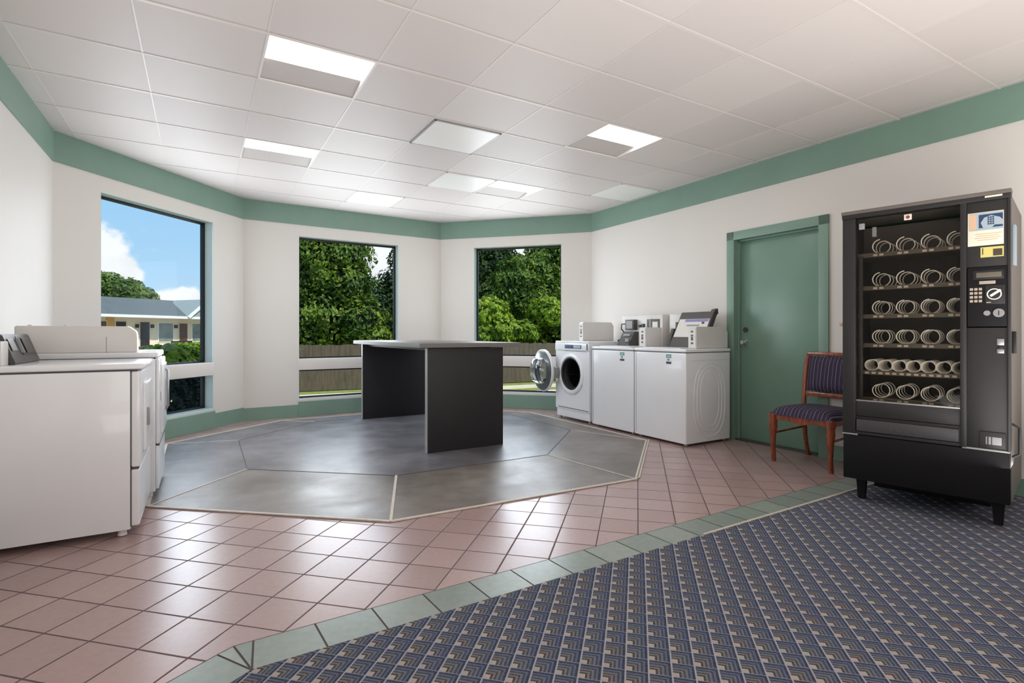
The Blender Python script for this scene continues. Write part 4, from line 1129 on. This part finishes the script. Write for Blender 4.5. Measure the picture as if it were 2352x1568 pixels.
# shrubs under the left window
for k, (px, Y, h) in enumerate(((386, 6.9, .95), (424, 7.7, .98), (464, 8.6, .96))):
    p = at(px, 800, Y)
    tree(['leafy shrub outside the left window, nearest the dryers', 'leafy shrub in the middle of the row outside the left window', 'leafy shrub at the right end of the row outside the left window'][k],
         p.x, p.y, [(Vector((p.x, p.y, .72)), (.29, .32, .22))], 1500, .085, 'leaf_bright', 30+k, 'shrubs outside the left window', 0, 'shrub', 'shrub')  # sunlit tops put into the bright leaf colour, above darker shaded leaves
# motel
def motel():
    P0, P1 = at(200, 760, 33.0).xy, at(405, 760, 38.6).xy
    e = (P1-P0).normalized(); L = 14.0
    t = thing('motel_building', 'single-storey cream motel wing with a blue-grey shingle roof, seen through the left window', 'building', (P0.x-e.x*4, P0.y-e.y*4, GZ), math.atan2(e.y, e.x))
    # local x along facade to the right/away, local y away from viewer
    zE, zR = 2.52, 3.95
    def X(px):
        r = Vector(((px-1176)/FPX, 1.0)); o = P0-e*4
        den = r.x*e.y-r.y*e.x; k = (o.x*e.y-o.y*e.x)/den; p = r*k; return (p-o).dot(e)
    b = bm_new(); box(b, 0, L+4, 0, 6, 0, zE); wl = obj('walls', b, 'stucco', t, smooth=False)
    b = bm_new(); prism(b, [(-1.1, zE-.02), (3.0, zR), (7, zE-.02)], 'x', -1, L+5); obj('roof', b, 'shingle', t, smooth=False)
    b = bm_new(); box(b, -1, L+5, -1.16, -1.08, zE-.10, zE+.08); box(b, -1, L+5, -1.1, 0, zE-.06, zE-.02); obj('eave_board', b, 'ext_white', t, smooth=False)
    # cross gable at the right
    g0, g1 = X(410), X(500); gm = (g0+g1)/2
    b = bm_new(); prism(b, [(g0, zE+.02), (g1, zE+.02), (gm, zR+.0)], 'y', -1.15, 2.5); gb = obj('gable', b, 'gable', t, smooth=False)
    b = bm_new()
    for (xa, xb) in ((g0-.15, gm), (g1+.15, gm)):
        p, q = Vector((xa, zE)), Vector((xb, zR+.06)); d = (q-p).normalized(); m = Vector((-d.y, d.x))*.09
        prism(b, [tuple(p-m), tuple(p+m), tuple(q+m), tuple(q-m)], 'y', -1.28, -1.14)
    obj('barge_board', b, 'ext_white', gb, smooth=False)
    b = bm_new(); prism(b, [(gm-.5, zE+.1), (gm+.5, zE+.1), (gm, zE+.32)], 'y', -1.22, -1.14); obj('gable_vent', b, 'ext_white', gb, smooth=False)
    def unit(name, px0, px1, z0, z1, mat, par=wl, sub=None):
        x0, x1 = X(px0), X(px1)
        b = bm_new(); box(b, x0-.06, x1+.06, -.05, .02, z0-.06, z1+.06); f = obj(name, b, 'stucco' if mat != 'ext_glass' else 'ext_white', t, smooth=False)
        b = bm_new(); box(b, x0, x1, -.07, -.04, z0, z1); obj(sub or 'panel', b, mat, f, smooth=False)
    unit('motel_door', 321, 342, .05, 2.15, 'ext_dark'); unit('motel_door', 411, 429, .05, 2.1, 'doorwood'); unit('motel_door', 228, 243, .05, 2.15, 'doorwood')
    unit('motel_window', 364, 396, .8, 2.1, 'ext_glass', sub='pane'); unit('motel_window', 265, 288, .8, 2.15, 'ext_dark', sub='pane'); unit('motel_window', 441, 462, .8, 2.1, 'ext_glass', sub='pane')
    b = bm_new(); box(b, X(244), X(262), -.03, .01, 0, zE-.1); obj('ochre_wall_panel', b, 'ochre', t, smooth=False)
    for px in (313, 348, 402):
        b = bm_new(); x = X(px); box(b, x-.08, x+.08, -.18, .0, 1.75, 2.0, .01); obj('wall_lamp', b, 'ext_dark', t)
    b = bm_new(); box(b, 0, L+4, -1.4, 0, -.01, .08); obj('walkway', b, 'curb', t, smooth=False)
    return X, P0-e*4, e
X_, o_, e_ = motel()
def planter(px, label):
    x = X_(px); p = o_ + e_*x - Vector((-e_.y, e_.x))*1.9
    b = bm_new(); prism(b, [(-.9, 0), (.9, 0), (.98, .42), (-.98, .42)], 'y', -.22, .22, .02); t = thing('garden_bench', label, 'bench', (p.x, p.y, GZ), math.atan2(e_.y, e_.x), 'dark benches before the motel')
    b.free(); b = bm_new(); box(b, -.8, .8, -.22, .22, .40, .46, .01); obj('seat', b, 'ext_dark', t)
    b = bm_new(); box(b, -.8, .8, .18, .23, .5, .85, .01); obj('backrest', b, 'ext_dark', t)
    for sx in (-1, 1):
        b = bm_new(); box(b, sx*.7-.04, sx*.7+.04, -.2, .2, 0, .42, .01); obj('leg', b, 'ext_dark', t)
planter(378, 'dark bench below the curtained motel window'); planter(450, 'dark bench at the right end of the motel, by the gable')
# ------------------------------------------------------------------ one mesh per separate piece
SPLIT = {'control_column', 'ledge_strip', 'coin_slot', 'coin_chute', 'cabinet_corner', 'card_print', 'coin_lever', 'latch', 'coin_knob', 'latch_bracket', 'side_hinge', 'panel_seam', 'box_screw', 'deck_rib', 'price_tag'}
def split_loose(o):
    me = o.data; par = list(range(len(me.vertices)))
    def find(a):
        while par[a] != a: par[a] = par[par[a]]; a = par[a]
        return a
    for ed in me.edges:
        a, b = find(ed.vertices[0]), find(ed.vertices[1])
        if a != b: par[a] = b
    roots = sorted({find(i) for i in range(len(par))})
    if len(roots) < 2: return
    for r in roots[1:] + roots[:1]:
        b = bmesh.new(); b.from_mesh(me); b.verts.ensure_lookup_table()
        bmesh.ops.delete(b, geom=[b.verts[i] for i in range(len(par)) if find(i) != r], context='VERTS')
        if r == roots[0]:
            b.to_mesh(me)
        else:
            q = o.copy(); q.data = me.copy(); b.to_mesh(q.data); COL.objects.link(q); q.parent = o.parent
        b.free()
for o in list(SC.objects):
    if o.type == 'MESH' and o.name.split('.')[0] in SPLIT: split_loose(o)
# ------------------------------------------------------------------ sky, sun, lamps
w = bpy.data.worlds.new('world'); SC.world = w; w.use_nodes = True; t = NT(w)
bg = t.n['Background']
dirv = t.new('ShaderNodeTexCoord').outputs['Generated']
nrm_ = t.new('ShaderNodeVectorMath', operation='NORMALIZE'); t.l.new(dirv, nrm_.inputs[0]); dv_ = nrm_.outputs[0]
x = t.xyz(dv_)
sky = t.ramp(x[2], [(0, lin((196,222,244))), (.10, lin((176,215,247))), (.3, lin((140,196,242))), (.7, lin((90,150,220)))])
warp = t.noise(dv_, 9, 6, .6)
def puff(px, py, rad, sq=1.0):
    d = Vector(((px-1176)/FPX, 1, -(py-765.24)/FPX)).normalized()
    sb = t.new('ShaderNodeVectorMath', operation='SUBTRACT'); t.l.new(dv_, sb.inputs[0]); sb.inputs[1].default_value = d
    s2 = t.new('ShaderNodeVectorMath', operation='MULTIPLY'); t.l.new(sb.outputs[0], s2.inputs[0]); s2.inputs[1].default_value = (1, 1, sq)
    ln = t.new('ShaderNodeVectorMath', operation='LENGTH'); t.l.new(s2.outputs[0], ln.inputs[0])
    v = t.m('SUBTRACT', 1.0, t.m('DIVIDE', ln.outputs['Value'], rad))
    v = t.m('ADD', v, t.m('MULTIPLY', t.m('SUBTRACT', warp, .5), 2.6))
    n = t.new('ShaderNodeMapRange', interpolation_type='SMOOTHSTEP'); t.put(n.inputs[0], v); n.inputs[1].default_value = .02; n.inputs[2].default_value = .30
    return n.outputs[0]
cl = None
for (px, py, rd, sq) in ((235, 610, .055, 1.3), (285, 628, .030, 1.5), (410, 690, .045, 1.9), (470, 700, .04, 1.8), (880, 610, .13, 1.0), (1190, 560, .10, 1.0), (1600, 500, .3, 1.5), (-400, 500, .3, 1.6), (600, 650, .08, 1.2)):
    q = puff(px, py, rd, sq); cl = q if cl is None else t.m('MAXIMUM', cl, q)
gen = t.new('ShaderNodeMapRange', interpolation_type='SMOOTHSTEP'); mp = t.new('ShaderNodeMapping'); t.l.new(dv_, mp.inputs[0]); mp.inputs['Scale'].default_value = (1, 1, 2.2)
t.put(gen.inputs[0], t.noise(mp.outputs[0], 2.6, 7, .6)); gen.inputs[1].default_value = .54; gen.inputs[2].default_value = .68
back = t.m('LESS_THAN', x[1], .45)
cl = t.m('MAXIMUM', cl, t.m('MULTIPLY', gen.outputs[0], back))
cc = t.ramp(t.noise(dv_, 14, 5), [(.3, (.78,.80,.86)), (.6, (.97,.97,1.0))])
t.l.new(t.mix(cl, sky, cc), bg.inputs[0]); bg.inputs[1].default_value = 1.05
sun = bpy.data.lights.new('sun', 'SUN'); sun.energy = 4.4; sun.angle = math.radians(.6); sun.color = (1, .95, .86)
so = bpy.data.objects.new('sun', sun); COL.objects.link(so)
# sun high, from the right and slightly behind the viewpoint
so.rotation_euler = Vector((-.62, .42, -.95)).normalized().to_track_quat('-Z', 'Y').to_euler()
def area(name, loc, target, sx, sy, power, col=(1, 1, 1)):
    l = bpy.data.lights.new(name, 'AREA'); l.shape = 'RECTANGLE'; l.size = sx; l.size_y = sy; l.energy = power; l.color = col
    o = bpy.data.objects.new(name, l); COL.objects.link(o); o.location = loc
    o.rotation_euler = (Vector(target)-Vector(loc)).to_track_quat('-Z', 'Y').to_euler(); return o
area('fill_lamp', ns(1.9, -2.8, 2.0), ns(1.9, 3.5, 1.3), 3.6, 1.8, 50, (1, .98, .95))
area('fill_lamp', ns(1.8, -.5, .5), ns(1.8, -.3, 2.72), 4.2, 3.2, 150, (1, .97, .935))
for (P, ang), k in (((C[0], a1), 1), ((C[1], a2), 2), ((C[2], a3), 3)):
    x0, x1 = WIN[k]; e = Vector((math.cos(ang), math.sin(ang))); o_n = Vector((-e.y, e.x))
    c = P + e*((x0+x1)/2) + o_n*.012
    area('daylight', (c.x, c.y, 1.53), (c.x-o_n.x, c.y-o_n.y, 1.53), x1-x0-.08, 1.5, 36, (.86, .93, 1.0))
# ------------------------------------------------------------------ camera
cam = bpy.data.cameras.new('camera'); cam.sensor_width = 36; cam.lens = FPX/2352*36; cam.shift_y = -18.76/2352
cam.clip_start = .05; cam.clip_end = 300
co = bpy.data.objects.new('camera', cam); COL.objects.link(co); co.location = (0, 0, CAM_H); co.rotation_euler = (PI/2, 0, 0)
SC.camera = co
SC.view_settings.view_transform = 'Standard'; SC.view_settings.look = 'None'; SC.view_settings.exposure = 0; SC.view_settings.gamma = 1
SC.cycles.use_denoising = True
SC.cycles.max_bounces = 8; SC.cycles.diffuse_bounces = 4; SC.cycles.transparent_max_bounces = 12
SC.cycles.sample_clamp_indirect = 6
